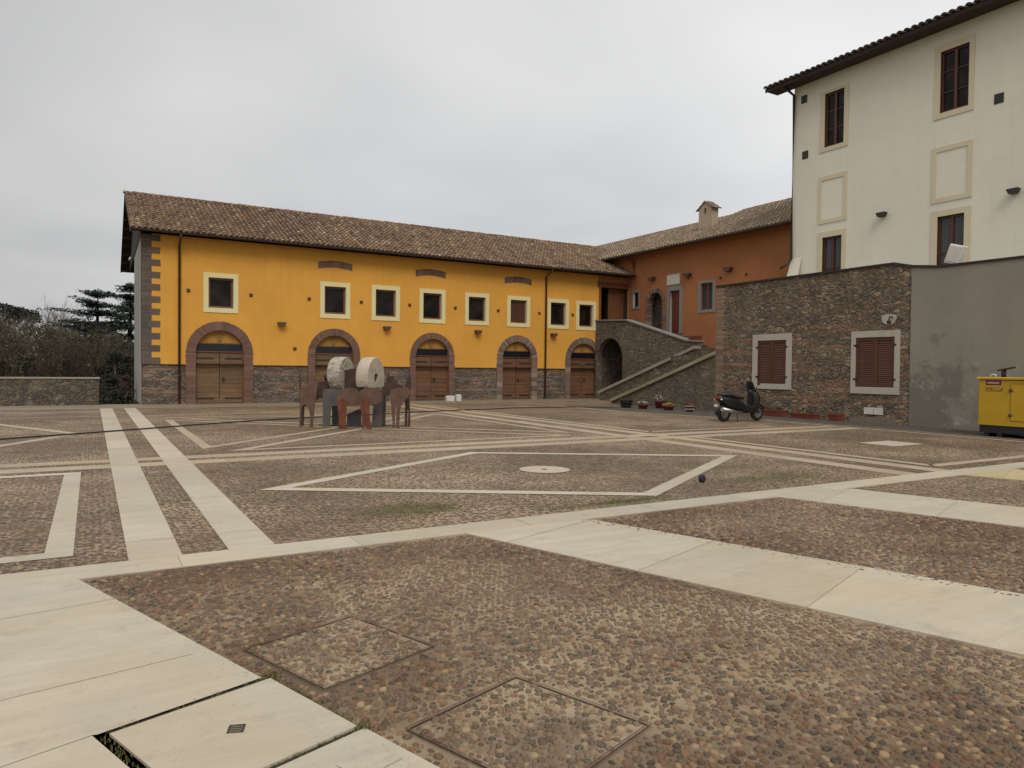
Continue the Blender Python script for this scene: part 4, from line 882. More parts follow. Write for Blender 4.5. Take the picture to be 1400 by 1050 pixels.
# ------------------------------------------------------------------ stone annex and grey rendered wall
fS = fX(XS)
B = thing('annex', (XS, 17, 0), 'low rubble-stone annex with two brown louvred shutters below the cream villa', 'annex')
SW = [(17.27,19.03,.97,3.0,17.50,18.80,1.17,2.77),(13.26,14.92,.93,2.96,13.43,14.76,1.15,2.75)]
top = lerp([(12.95,4.86),(13.5,5.0),(20.9,4.97)])
m = MB(); wallgrid(m, fS, 12.95, 20.9, 0, 4.85, [(w[4],w[5],w[6],w[7],None) for w in SW], .3)
strip(m, fS, [12.95,13.5,17,20.9], lambda u: 4.85, top, 0, .5); m.box(XS,XT,20.6,20.9,0,4.9); 
m.build('wall', MAT['annex_stone'], B)
m = MB(); m.box(XS+.4,XT,2,20.6,4.5,4.6); m.build('terrace', MAT['concrete'], B)
m = MB()
z = 0
while z < 4.9:
    z2 = min(z+.078,4.93); w = .42+ru(-.09,.09); m.prism([(20.9-w,z),(20.905,z),(20.905,z2-.012),(20.9-w,z2-.012)], -.012+ru(-.005,.005), .2, fS, (rnd(),rnd(),0)); z = z2
m.build('brick_quoin', m_tint('pale_old_brick', [(.27,.16,.10),(.36,.23,.15),(.33,.28,.21),(.24,.12,.075)], .9, .3), B)
m = MB(); strip(m, fS, [12.95,13.5,17,20.95], lambda u: top(u)+.002, lambda u: top(u)+.07, -.05, .55); m.build('wall_coping', MAT['soffit'], B)
for (a,b,c,d,ia,ib,ic,id_) in SW:
    m = MB()
    for P in ([(a,c),(ia,c),(ia,d),(a,d)],[(ib,c),(b,c),(b,d),(ib,d)],[(ia,id_),(ib,id_),(ib,d),(ia,d)],[(ia,c),(ib,c),(ib,ic),(ia,ic)]): m.prism(P,-.03,.3,fS)
    w = m.build('window', MAT['trim_white'], B)
    for s in (0,1):
        u0 = ia+.01+s*(ib-ia-.02)/2; u1 = u0+(ib-ia-.02)/2-.006; m = MB(); fr(m, fS, u0, u1, ic+.02, id_-.02, .075, -.005, .04)
        z = ic+.11
        while z < id_-.11:
            n0 = len(m.v); m.face([fS(u0+.07,.004,z),fS(u1-.07,.004,z),fS(u1-.07,.034,z+.055),fS(u0+.07,.034,z+.055)],(.6,.5,0)); m.face([fS(u0+.07,.004,z),fS(u1-.07,.004,z),fS(u1-.07,.010,z-.008),fS(u0+.07,.010,z-.008)],(.6,.5,0)); z += .062
        m.face([fS(u0,.04,ic),fS(u1,.04,ic),fS(u1,.04,id_),fS(u0,.04,id_)],(.2,.2,0))
        sh = m.build('shutter', MAT['shutter'], w)
    for zz in (ic+.25, id_-.25):
        for uu in (ia, ib): h = MB(); h.box(XS-.04,XS-.005,uu-.06,uu+.06,zz-.03,zz+.03); h.build('hinge', MAT['iron'], w)
# faded plaster mark, plaque and lamp bracket on the rubble
m = MB()
P = [(13.64+.24*cos(a)*(1+.12*sin(3*a)), 3.3+.19*sin(a)*(1+.15*cos(2*a))) for a in [2*pi*k/18 for k in range(18)]]; m.prism(P, -.02, .03, fS); m.build('plaster_remnant', MAT['trim_white'], B)
m = MB(); m.tube([fS(13.52,0,3.34),fS(13.52,-.16,3.38),fS(13.52,-.2,3.26)], .022, 6); m.lathe([(.02,0),(.07,-.05),(.05,-.13)], fS(13.52,-.2,3.27), 8); m.build('wall_lantern', MAT['iron'], B)
for a, b in ((13.78,14.08),(14.10,14.42)): m = MB(); m.prism([(a,.27),(b,.27),(b,.49),(a,.49)], -.03, .02, fS); m.build('plaque', MAT['paleplaque'], B)
m = MB(); P = [(13.35,.0),(15.0,.0),(14.9,.12),(14.6,.2),(14.2,.16),(13.9,.24),(13.6,.2),(13.4,.3)]; m.prism(P, -.02, .03, fS); m.build('plaster_patch', MAT['mortar'], B)

G = thing('rendered_wall', (XS, 7, 0), 'grey cement-rendered wall with damp patches behind the yellow generator', 'wall')
t = NT('damp_render'); a = t.noise(.55, 6, .65); z_ = t.sep(t.obj())
b_ = t.noise(1.6, 6, .7); mask = t.ramp(t.math('ADD', t.math('MULTIPLY', z_[2], -.12), b_), [(.24,0.),(.36,1.)])
yb = t.ramp(t.math('ADD', t.math('MULTIPLY', z_[1], .16), t.math('MULTIPLY', b_, .5)), [(.93,0.),(1.03,1.)])
c = t.mix(t.ramp(a, [(.3,0.),(.7,1.)]), (.235,.213,.172), (.285,.26,.21)); c = t.mix(t.math('MULTIPLY', t.math('MULTIPLY', mask, yb), .8), c, (.155,.142,.115))
c = t.mix(t.math('MULTIPLY', t.math('MULTIPLY', t.ramp(t.noise(2.6,7,.75), [(.55,0.),(.63,1.)]), mask), .75), c, (.38,.36,.30))
rr_ = t.noise(40, 4); damp = t.done(c, .92, t.bump(b_, .4, .03, t.bump(rr_, .3, .004)))
m = MB(); strip(m, fS, [-8,4,12.1,12.935], lambda u: 0, lerp([(-8,4.72),(12.1,4.74),(12.935,4.84)]), -.02, .4); m.build('wall', damp, G)
m = MB(); strip(m, fS, [-8,4,12.1,12.935], lerp([(-8,4.722),(12.1,4.742),(12.935,4.842)]), lerp([(-8,4.79),(12.1,4.81),(12.935,4.92)]), -.06, .45); m.build('coping', MAT['soffit'], G)
m = MB(); Mb = Matrix.Translation((XS+.2,11.85,4.84)) @ Matrix.Rotation(R(18),4,'X')
m.bbox(-.12,.16,-.21,.21,0,.56,.03, M=Mb); o = thing('white_box', (XS+.2,11.85,4.84), 'tilted white plastic box sitting on top of the grey wall', 'box'); m.build('casing', MAT['white'], o)
m = MB(); m.bbox(-.14,-.12,-.17,.17,.05,.51,.005, M=Mb); m.build('lid', MAT['paleplaque'], o)

# ------------------------------------------------------------------ stone staircase
B = thing('staircase', (XW, 27, 0), 'double-flight rubble stone staircase with arched underpass and sloping stone copings', 'staircase')
ptop = lerp([(24.9,2.98),(25.6,3.02),(30.2,4.26),(32.9,4.38)]); c, r, zs = 31.6, 1.13, 2.24
ab = lambda u: (zs + math.sqrt(max(0, r*r-(u-c)**2))) if abs(u-c) < r-1e-6 else 0
ys = [24.9,25.6,27,28.5,30.2,c-r]
m = MB(); fW = fX(XW)
strip(m, fW, [24.9,25.6,27,28.5,30.2,c-r], lambda u: 0, ptop, 0, .35)
N = 20; yy = [c-r*cos(pi*k/N) for k in range(N+1)]
strip(m, fW, yy, lambda u: zs+math.sqrt(max(0, r*r-(u-c)**2)), ptop, 0, .35)
strip(m, fW, [c+r,32.9], lambda u: 0, ptop, 0, .35)
m.box(XW,XO,24.9,25.2,0,2.3); m.build('main_wall', MAT['stair_stone'], B)
m = MB(); strip(m, fW, [24.85,25.65,30.2,32.88], lambda u: ptop(u)+.002, lambda u: ptop(u)+.07, -.06, .4); m.build('parapet_coping', MAT['trim_grey'], B)
m = MB(); m.box(XW+.35,XO,29.0,32.88,3.42,3.6)
for k in range(8): m.box(XW+.35,XO,25.2+k*.475,29.0,2.3+k*.1625-.02,2.3+(k+1)*.1625-.001*k)
m.build('upper_steps', MAT['stair_stone'], B)
m = MB(); m.box(XO-.06,XO-.01,30.3,32.85,0,3.42); m.box(XW+.3,XO,32.84,32.88,0,3.42); m.box(XW+.35,XO-.05,30.2,30.4,0,3.42); m.build('underpass_lining', MAT['stair_stone'], B)
m = MB(); m.prism([(31.0,0),(31.45,0),(31.45,2.9),(31.0,2.9)], 1.1, 1.16, fW); m.build('underpass_door', MAT['trim_grey'], B)
otop = lerp([(20.9,2.27),(25.47,.76),(27.6,.06)]); itop = lerp([(24.0,2.60),(30.9,.32)])
m = MB(); strip(m, fX(XS), [20.9,23,25.47,27.6], lambda u: 0, otop, 0, .32); m.build('outer_wall', MAT['stair_stone'], B)
m = MB(); strip(m, fX(XS), [20.92,23,25.47,27.65], lambda u: otop(u)+.002, lambda u: otop(u)+.15, -.09, .38); m.build('outer_coping', MAT['moss_coping'], B)
m = MB(); strip(m, fX(23.5), [23.95,27,30.9], lambda u: 0, itop, 0, .3); m.build('inner_wall', MAT['stair_stone'], B)
m = MB(); strip(m, fX(23.5), [23.9,27,31.0], lambda u: itop(u)+.002, lambda u: itop(u)+.15, -.08, .36); m.build('inner_coping', MAT['coping'], B)
m = MB()
for k in range(14): m.box(XS+.32,23.5,21.2+.0*k,27.75-k*.45,k*.16+.001*k,(k+1)*.16)
m.build('lower_steps', MAT['stair_stone'], B)
m = MB(); m.box(XS+.32,XO,20.92,23.9,2.05,2.28); m.box(23.8,XO,23.9,24.9,2.05,2.28); m.build('landing', MAT['stair_stone'], B)
m = MB(); m.box(XO-.5,XO-.02,21.2,25.0,2.28,2.72); m.build('mossy_ledge', MAT['moss'], B)
m = MB(); m.box(XS+.33,XO-.5,21.0,21.25,2.28,2.42); m.build('mossy_kerb', MAT['moss'], B)

# ------------------------------------------------------------------ boundary wall
B = thing('boundary_wall', (-3, 33.3, 0), 'low rubble boundary wall with flat coping at the left edge of the square', 'wall')
m = MB(); m.box(-45, .26, 33.2, 33.6, -.5, 1.04); m.build('wall', MAT['low_stone'], B)
m = MB(); m.box(-45, .29, 33.16, 33.66, 1.042, 1.10); m.build('coping', MAT['coping'], B)

# ------------------------------------------------------------------ oil mill sculpture with sheet-steel animals
SO = Vector((6.2, 18.95, 0))
fM = lambda u, d, z: tuple(SO + r_*u + f_*d + Vector((0,0,z)))
def plate(P, d, mat, name, parent, th=.035, warp=0):
    m = MB(); m.prism(P, d, d+th, (lambda u, dd, z: fM(u, dd+warp*(u-P[0][0]), z))); return m.build(name, mat, parent)
T = thing('mill_sculpture', SO, 'sculpture of two pale millstones mounted upright on grey and rusty steel plates', 'sculpture')
plate([(-.86,0),(-.87,.97),(-.56,1.04),(-.43,1.01),(-.02,1.04),(.41,1.05),(.61,1.04),(.74,.82),(.71,0),(.44,0),(.49,.57),(.45,.61),(-.64,.57),(-.67,.39),(-.68,0)], -.2, MAT['steel'], 'front_frame', T, .05)
plate([(-.80,0),(-.81,.95),(.70,.95),(.68,0),(.46,0),(.46,.60),(-.60,.60),(-.62,0)], .55, MAT['steel'], 'rear_frame', T, .05)
m = MB(); 
for u in (-.8,.66): 
    p = [fM(u,-.17,.9),fM(u+.05,-.17,.9),fM(u+.05,.57,.9),fM(u,.57,.9)]; q = [(x,y,z+.05) for x,y,z in p]; m.rings([p,q], True, True)
m.build('cross_bar', MAT['steel'], T)
plate([(-.27,.0),(-.27,.34),(.05,.47),(.12,.47),(.10,0)], .05, MAT['steel'], 'centre_plate', T, .05)
plate([(-.42,.59),(-.40,.74),(-.34,.90),(-.26,1.0),(-.17,1.05),(-.08,1.07),(.02,1.06),(.12,1.02),(.18,.95),(.26,1.02),(.38,1.07),(.47,1.085),(.56,1.08),(.66,1.06),(.73,1.02),(.79,.93),(.81,.83),(.79,.75),(.68,.66),(.51,.62),(-.02,.59)], -.6, MAT['corten'], 'humped_plate', T)
plate([(-.32,.55),(-.315,.66),(-.29,.74),(-.25,.775),(-.20,.785),(-.15,.775),(-.11,.74),(-.09,.66),(-.09,.47),(-.12,.23),(-.10,.08),(-.09,0),(-.28,0),(-.30,.05),(-.29,.27)], -.8, MAT['corten_red'], 'leg_plate', T)
plate([(.27,.56),(.275,.66),(.30,.74),(.34,.775),(.40,.79),(.46,.78),(.49,.74),(.50,.66),(.50,.44),(.52,.24),(.56,.06),(.55,0),(.44,0),(.42,.08),(.37,.07),(.33,0),(.30,.02),(.31,.34)], -.8, MAT['corten_red'], 'leg_plate', T)
for u in (-.2, .4):
    m = MB(); a = [fM(u-.02,-.78,.66),fM(u+.02,-.78,.66),fM(u+.02,-.58,.66),fM(u-.02,-.58,.66)]; m.rings([a,[(x,y,z+.05) for x,y,z in a]], True, True); m.build('spacer', MAT['corten_dark'], T)
plate([(-.36,1.10),(-.36,1.52),(-.05,1.58),(.12,1.52),(.12,1.02),(-.36,1.02)], -.08, MAT['corten_dark'], 'axle_block', T, .3)
AX = (r_*.972 - f_*.243).normalized(); AY = Vector((0,0,1)).cross(AX).normalized()
def stone(c, rad, th, mat, hole, flat):
    seg, rg = 44, 3; m = MB(); C0 = Vector(fM(*c)); Z = Vector((0,0,1))
    def ring(r, a, k=0): 
        out_ = []
        for i in range(seg):
            an = 2*pi*i/seg; rr = r*(1+k*ru(-1,1)); z = rr*sin(an); z = max(z, -flat)
            out_.append(C0 + AX*a + AY*rr*cos(an) + Z*z)
        return out_
    m.rings([ring(hole,-.0), ring(rad*.97,0,.004), ring(rad,-.03,.006), ring(rad*1.005,-th*.5,.02), ring(rad,-th+.03,.006), ring(rad*.97,-th,.004), ring(hole,-th), ring(hole,0)], True, False, sm=False)
    return m.build('millstone', mat, T)
s1 = stone((-.28,.06,1.42), .46, .36, MAT['millstone_rough'], .09, .40); s1['label'] = 'chipped rough-rimmed millstone on the left'
s2 = stone((.53,-.02,1.33), .55, .34, MAT['millstone'], .12, .26); s2['label'] = 'smooth pale millstone with its eye stopped by the dark axle end'
m = MB(); P0 = Vector(fM(.53,-.02,1.33)); m.tube([P0-AX*1.5, P0-AX*.04], .115, 14); m.build('axle', MAT['corten_dark'], T)  # dark end fills the millstone eye in place of shade inside the hole
m = MB(); a = [fM(-1.05,.12,.0),fM(-1.02,.12,.0),fM(1.4,.12,.0),fM(1.4,.16,.0),fM(-1.05,.16,0)]; m.rings([a,[(x,y,z+.03) for x,y,z in a]], True, True); m.build('ground_bar', MAT['iron'], T)
def animal(u, label, light, dark, head):
    o = thing('steel_donkey', fM(u,0,0), label, 'sculpture', 'sheet-steel donkeys beside the millstones')
    plate(light, -.3, MAT['corten'], 'body_plate', o); plate(dark, .05, MAT['corten_dark'], 'flank_plate', o); plate(head, -.1, MAT['corten_dark'], 'head_plate', o, .035, .15)
    uc = sum(p[0] for p in light)/len(light); m = MB()
    a = [fM(uc-.15,-.27,.72),fM(uc+.15,-.27,.72),fM(uc+.15,.06,.72),fM(uc-.15,.06,.72)]; m.rings([a,[(x,y,z+.22) for x,y,z in a]], True, True); m.build('saddle_box', MAT['corten_dark'], o)
    return o
animal(-1.25, 'rusty sheet-steel donkey figure on the left of the millstones, its tail raised',
  [(-1.46,0),(-1.41,0),(-1.41,.39),(-1.39,.56),(-1.33,.61),(-1.28,.58),(-1.23,.5),(-1.18,.39),(-1.17,.13),(-1.19,.0),(-1.10,0),(-1.10,.09),(-1.07,.43),(-1.05,.64),(-1.01,.76),(-1.0,.97),(-.96,1.2),(-1.04,1.19),(-1.13,1.15),(-1.23,1.08),(-1.37,1.05),(-1.45,1.03)],
  [(-1.57,1.02),(-1.575,1.40),(-1.55,1.40),(-1.53,1.04),(-1.30,1.02),(-1.22,.75),(-1.30,.55),(-1.44,.52),(-1.45,0),(-1.54,0),(-1.55,.1),(-1.56,.59)],
  [(-1.03,1.21),(-.83,1.22),(-.75,1.29),(-.72,1.42),(-.67,1.35),(-.64,1.44),(-.58,1.3),(-.46,1.15),(-.37,1.12),(-.48,.97),(-.58,1.05),(-.87,1.0),(-.91,.76),(-1.05,.76)])
animal(1.2, 'rusty sheet-steel donkey figure on the right of the millstones, its head lowered beside them',
  [(.97,1.03),(1.32,1.07),(1.41,1.09),(1.48,.99),(1.45,.83),(1.35,.73),(1.27,.62),(1.22,.5),(1.20,.09),(1.22,0),(1.12,0),(1.12,.09),(1.13,.5),(1.09,.57),(1.08,.12),(1.07,0),(1.02,0),(1.03,.16),(.99,.5),(.97,.82)],
  [(1.20,1.0),(1.29,1.05),(1.31,1.17),(1.39,1.42),(1.43,1.4),(1.46,1.28),(1.45,1.07),(1.42,.78),(1.45,.2),(1.45,0),(1.38,0),(1.40,.45),(1.37,.49),(1.37,.14),(1.36,0),(1.29,0),(1.31,.61)],
  [(.70,1.06),(.81,1.19),(.82,1.35),(.87,1.5),(.91,1.37),(.99,1.4),(1.11,1.19),(1.28,1.09),(.95,1.02),(.91,.94),(.87,.86),(.79,.82),(.72,.9)])

# ------------------------------------------------------------------ cable across the square
m = MB(); P = [(-6,15.9),(-1.65,18.28),(.37,19.5),(2.3,20.75),(4.13,21.8),(6.9,22.95),(9.68,23.88),(12.2,24.6),(14.73,25.2),(17.5,25.1),(19.3,24.4)]
Q = []
for i in range(len(P)-1):
    for k in range(6): t_ = k/6; Q.append((P[i][0]+(P[i+1][0]-P[i][0])*t_+ru(-.012,.012), P[i][1]+(P[i+1][1]-P[i][1])*t_+ru(-.02,.02), .03))
Q.append((*P[-1], .03)); m.tube(Q, .019, 6); tag(m.build('cable', MAT['rubber'], None, (6,20,0)), 'long black cable lying across the square behind the millstones', 'cable')

# two white blocks by the farmhouse wall
for x, w, h, lab in ((15.3,.42,.24,'wider white block on the ground left of the fourth plank door'),(15.75,.26,.30,'narrower white block on the ground left of the fourth plank door')):
    m = MB(); m.bbox(x-w/2, x+w/2, 32.15, 32.4, 0, h, .02); m.bbox(x-w/2+.03, x+w/2-.03, 32.18, 32.37, h-.005, h+.02, .008)
    tag(m.build('white_block', MAT['white'], None, (x,32.3,0)), lab, 'block')

# ------------------------------------------------------------------ generator
G = thing('generator', (20.4, 8.7, 0), 'yellow enclosed diesel generator on a black skid in front of the grey wall', 'generator')
m = MB(); m.bbox(19.9, 20.95, 7.3, 10.05, .30, 1.47, .03); m.build('enclosure', MAT['yellow'], G)
m = MB(); m.bbox(19.86, 20.99, 7.26, 10.09, 1.472, 1.53, .02); m.build('roof_panel', MAT['yellow'], G)
m = MB(); m.box(19.95, 20.9, 7.33, 10.02, .10, .298)
m.build('skid', MAT['black'], G)
for y in (9.86, 9.55, 7.5):
    m = MB(); m.box(19.97,20.88,y-.06,y+.06,0,.10); m.build('foot', MAT['black'], G)
fG = fX(19.9)
m = MB(); m.prism([(7.55,.44),(9.27,.44),(9.27,1.36),(7.55,1.36)], -.012, .01, fG); d = m.build('door', MAT['yellow'], G)
m = MB(); fr(m, fG, 7.535, 9.285, .425, 1.375, .015, -.004, .005); m.build('door_gap', MAT['ink'], d)
for z in (1.2, .58):
    m = MB(); m.lathe([(.045,0),(.045,.02),(.02,.035)], (0,0,0), 12, M=Matrix.Translation((19.888,9.27,z)) @ Matrix.Rotation(R(-90),4,'Y')); m.build('latch', MAT['rust'], d)
m = MB(); m.prism([(9.50,1.325),(9.86,1.325),(9.86,1.445),(9.50,1.445)], -.004, .005, fG); st = m.build('sticker', MAT['purple'], G)
m = MB(); m.prism([(9.54,1.355),(9.78,1.355),(9.86,1.385),(9.78,1.415),(9.54,1.415)], -.007, 0, fG); m.build('arrow', MAT['pink'], st)
tx = bpy.data.curves.new('lettering', 'FONT'); tx.body = 'IMECCA'; tx.size = .115; tx.extrude = .001; tx.space_character = 1.0
to = bpy.data.objects.new('lettering_curve', tx); COL.objects.link(to); bpy.context.view_layer.update()
me = bpy.data.meshes.new_from_object(to.evaluated_get(bpy.context.evaluated_depsgraph_get())); bpy.data.objects.remove(to)
me.materials.clear(); me.materials.append(MAT['ink']); o = bpy.data.objects.new('lettering', me); COL.objects.link(o); o.parent = G
o.matrix_local = Matrix.Translation(Vector((19.896,9.86,1.19))-G.location) @ Matrix(((0,0,-1),(-1,0,0),(0,1,0))).to_4x4()
m = MB(); m.prism([(9.46,1.165),(9.86,1.165),(9.86,1.175),(9.46,1.175)], -.003, .004, fG); m.build('underline', MAT['ink'], G)
m = MB(); m.tube([(20.35,9.66,1.53),(20.35,9.66,1.72)], .055, 12); ex = m.build('exhaust_pipe', MAT['iron'], G)
m = MB(); m.prism([(9.78,1.69),(9.80,1.72),(9.42,1.80),(9.42,1.76)], .38, .52, fG); m.build('rain_cap', MAT['iron'], ex)
m = MB(); m.tube([(20.3,9.95,1.53),(20.3,9.95,1.58),(20.3,9.88,1.60),(20.3,9.82,1.58),(20.3,9.82,1.53)], .018, 6); m.build('lifting_eye', MAT['white'], G)

# ------------------------------------------------------------------ scooter (built along its own x axis)
def at_heading(name, loc, ang, label, cat): return thing(name, loc, label, cat, None, ang)
K = at_heading('scooter', (18.07,16.33,0), -.05, 'black maxi scooter parked by the stone wall with its rear to the left', 'scooter')
def kp(m, name, mat, par=None): 
    o = m.build(name, MAT[mat], par or K, (0,0,0)); return o
def sec(x, zc, hw, hh, n=14, p=.7):
    return [(x, hw*math.copysign(abs(cos(2*pi*k/n))**p, cos(2*pi*k/n)), zc+hh*math.copysign(abs(sin(2*pi*k/n))**p, sin(2*pi*k/n))) for k in range(n)]
m = MB(); m.rings([sec(-1.0,.80,.05,.04), sec(-.9,.74,.13,.10), sec(-.62,.64,.20,.19), sec(-.25,.56,.22,.21), sec(.02,.44,.21,.17), sec(.22,.36,.20,.11), sec(.45,.40,.20,.12), sec(.55,.52,.17,.12)], True, True, sm=True); kp(m, 'body', 'bike')
m = MB(); m.rings([sec(-.92,.86,.10,.03), sec(-.80,.87,.16,.055), sec(-.45,.86,.18,.06), sec(-.34,.80,.17,.06), sec(.0,.76,.16,.05), sec(.10,.73,.08,.03)], True, True, sm=True); kp(m, 'seat', 'seat')
def hsec(z, xc, hx, hy, n=14): return [(xc+hx*cos(2*pi*k/n), hy*sin(2*pi*k/n), z) for k in range(n)]
m = MB(); m.rings([hsec(.30,.52,.08,.16), hsec(.50,.56,.14,.23), hsec(.75,.60,.16,.24), hsec(.92,.55,.15,.19), hsec(1.0,.50,.10,.12)], True, True, sm=True); kp(m, 'front_fairing', 'bike')
m = MB(); n = 9
for a in range(n-1):
    f = lambda k, z, s: (.62-.11*(k/(n-1)*2-1)**2-(z-.9)*.35, .20*(k/(n-1)*2-1)*s, z)
    m.face([f(a,.92,1),f(a+1,.92,1),f(a+1,1.14,.9),f(a,1.14,.9)], sm=True); m.face([f(a,1.14,.9),f(a+1,1.14,.9),f(a+1,1.28,.6),f(a,1.28,.6)], sm=True)
kp(m, 'windscreen', 'screen')
for x, nm in ((-.70,'rear_wheel'),(.74,'front_wheel')):
    m = MB(); n, q = 26, 8
    m.rings([[(x+(.205+.065*cos(2*pi*j/q))*cos(2*pi*i/n), .065*sin(2*pi*j/q), .27+(.205+.065*cos(2*pi*j/q))*sin(2*pi*i/n)) for j in range(q)] for i in range(n+1)], True, False, sm=True); w = kp(m, nm, 'rubber')
    m = MB(); Mr = Matrix.Translation((x,0,.27)) @ Matrix.Rotation(R(90),4,'X'); m.lathe([(.02,-.05),(.15,-.03),(.165,-.04),(.165,.04),(.15,.03),(.02,.05)], (0,0,0), 18, M=Mr); kp(m, 'rim', 'chrome', w)
m = MB(); m.tube([(.74,.09,.27),(.60,.09,.62)], .025, 8); m.tube([(.74,-.09,.27),(.60,-.09,.62)], .025, 8); kp(m, 'fork', 'iron')
m = MB(); m.rings([[(.74+.30*cos(a), y, .27+.30*sin(a)) for y in (-.07,0,.07)] for a in [R(20+15*k) for k in range(10)]], False, sm=True); kp(m, 'front_mudguard', 'bike')
m = MB(); m.rings([[(-.70+.31*cos(a), y, .27+.31*sin(a)) for y in (-.07,0,.07)] for a in [R(70+15*k) for k in range(9)]], False, sm=True); kp(m, 'rear_mudguard', 'bike')
m = MB(); m.tube([(.36,.36,1.03),(.40,.22,1.02),(.48,0,1.0),(.40,-.22,1.02),(.36,-.36,1.03)], .018, 8); hb_ = kp(m, 'handlebar', 'iron')
for s in (-1,1):
    m = MB(); m.tube([(.40,s*.25,1.03),(.44,s*.33,1.19)], .009, 6); m.ell((.43,s*.36,1.22),(.02,.075,.045),10,6); kp(m, 'mirror', 'iron', hb_)
m = MB(); m.ell((.74,0,.80),(.05,.13,.06),12,6); kp(m, 'headlight', 'chrome')
m = MB(); m.ell((-.99,0,.76),(.03,.12,.05),12,6); kp(m, 'tail_light', 'lens')
for s in (-1,1):
    m = MB(); m.ell((-.95,s*.15,.72),(.03,.04,.03),8,5); kp(m, 'indicator', 'white')
m = MB(); m.box(-1.04,-1.03,-.075,.075,.48,.57); kp(m, 'number_plate', 'white')
m = MB(); m.tube([(-.1,-.19,.30),(-.45,-.22,.32),(-.98,-.22,.42)], [.03,.06,.07], 10); kp(m, 'exhaust', 'chrome')
m = MB(); m.tube([(-.25,-.12,.30),(-.32,-.22,.0)], .016, 6); m.tube([(-.25,.12,.30),(-.32,.22,.0)], .016, 6); m.tube([(-.2,-.1,.3),(-.2,.1,.3)], .03, 6); kp(m, 'stand', 'iron')

# ------------------------------------------------------------------ pots and planters
def leaves(mb, c, r, n, s, t=None):
    for _ in range(n):
        d = Vector((random.gauss(0,1),random.gauss(0,1),random.gauss(0,1))).normalized()*ru(.5,1); p = Vector((c[0]+d.x*r[0], c[1]+d.y*r[1], c[2]+abs(d.z)*r[2]))
        a, b = ru(0,2*pi), ru(-.6,.9); u = Vector((cos(a)*cos(b), sin(a)*cos(b), sin(b))); v = Vector((-sin(a), cos(a), ru(-.3,.3)))
        q = s*ru(.6,1.3); mb.face([p-v*q*.35, p+u*q*.5-v*q*.3, p+u*q, p+v*q*.35], (rnd(),rnd(),0))
def pot(loc, rad, h, label, fol, fmat, group=None, n=60, s=.06, kind='flower_pot', mat='pot', spread=1.25):
    o = thing(kind, loc, label, 'flower pot', group); x, y, z = loc
    m = MB(); m.lathe([(rad*.72,0),(rad*.95,h*.8),(rad*1.08,h*.8),(rad*1.08,h),(rad*.92,h),(rad*.88,h*.86),(.01,h*.86)], loc, 16); m.build('pot', MAT[mat], o)
    m = MB(); leaves(m, (x,y,z+h*.85), (rad*spread,rad*spread,h*.7), n, s); m.build('foliage', MAT['leaf_dark'], o, fix=False)
    if fol:
        m = MB(); leaves(m, (x,y,z+h*1.15), (rad*spread,rad*spread,h*.6), fol, s*.9); m.build('flowers', MAT[fmat], o, fix=False)
    return o
pot((19.9,23.2,0), .22, .2, 'terracotta pot of small white flowers near the low end of the stair', 110, 'petal_w', n=50)
pot((20.3,22.1,0), .24, .18, 'terracotta pot of bright yellow flowers in front of the stair wall', 130, 'petal_y', n=30)
o = pot((20.9,23.3,0), .22, .34, 'taller pot of white flowers with purple ones below, behind the yellow flowers', 90, 'petal_w', n=30)
m = MB(); leaves(m, (20.82,23.15,.26), (.24,.24,.1), 70, .06); m.build('purple_flowers', MAT['petal_p'], o, fix=False)
o = pot((19.9,24.3,0), .27, .36, 'dark round barrel planter nearest the low end of the stair', 0, None, n=40, mat='soffit')
m = MB(); m.lathe([(.275,.08),(.285,.08),(.285,.11),(.275,.11)], (19.9,24.3,0), 16, cap=False); m.lathe([(.29,.22),(.30,.22),(.30,.25),(.29,.25)], (19.9,24.3,0), 16, cap=False); m.build('hoop', MAT['iron'], o)
o = pot((20.3,20.9,0), .17, .34, 'red pot with pale bands beside the parked scooter, under the stair wall', 0, None, n=30)
for z in (.10,.22): m = MB(); m.lathe([(.155+z*.06,z),(.17+z*.06,z),(.17+z*.06,z+.02),(.155+z*.06,z+.02)], (20.3,20.9,0), 16, cap=False); m.build('band', MAT['white'], o)
def trough(u0, u1, label, x0=21.15, x1=21.5, h=.22, flowers=None, z0=0, mat='pot', fol=70):
    o = thing('planter', ((x0+x1)/2,(u0+u1)/2,z0), label, 'planter'); m = MB()
    def rg(i, z): return [(x0+i,u0+i,z0+z),(x1-i,u0+i,z0+z),(x1-i,u1-i,z0+z),(x0+i,u1-i,z0+z)]
    m.rings([rg(.03,0),rg(.005,h*.8),rg(-.012,h*.8),rg(-.012,h),rg(.02,h),rg(.025,h*.85)], True, True); m.build('trough', MAT[mat], o)
    m = MB()
    for _ in range(max(2,int((u1-u0)/.2))): leaves(m, (ru(x0+.1,x1-.1), ru(u0+.08,u1-.08), z0+h*.85), (.13,.13,.16), max(4,fol//5), .07)
    m.build('foliage', MAT['leaf_dark'], o, fix=False)
    if flowers: m = MB(); leaves(m, ((x0+x1)/2,(u0+u1)/2,z0+h), (.1,(u1-u0)*.3,.1), 18, .05); m.build('flowers', MAT[flowers], o, fix=False)
    return o
trough(18.28,18.62,'small square red terracotta planter between the scooter and the long planter')
trough(17.25,18.05,'long red terracotta planter under the first louvred window', h=.24)
trough(15.9,16.85,'long red terracotta planter with a tuft of yellow flowers between the two louvred windows', h=.19, flowers='petal_y', fol=50)
trough(14.98,15.36,'short red terracotta planter with a white flower left of the white wall plaque', h=.24, flowers='petal_w', fol=50)
trough(24.95,25.55,'red terracotta planter on the landing at the foot of the upper stair flight', XW+.02, XW+.34, .26, None, 3.02, fol=20)
trough(31.5,32.4,'red terracotta planter behind the stair parapet under the small window', XO-.45, XO-.1, .70, None, 3.6, fol=30)

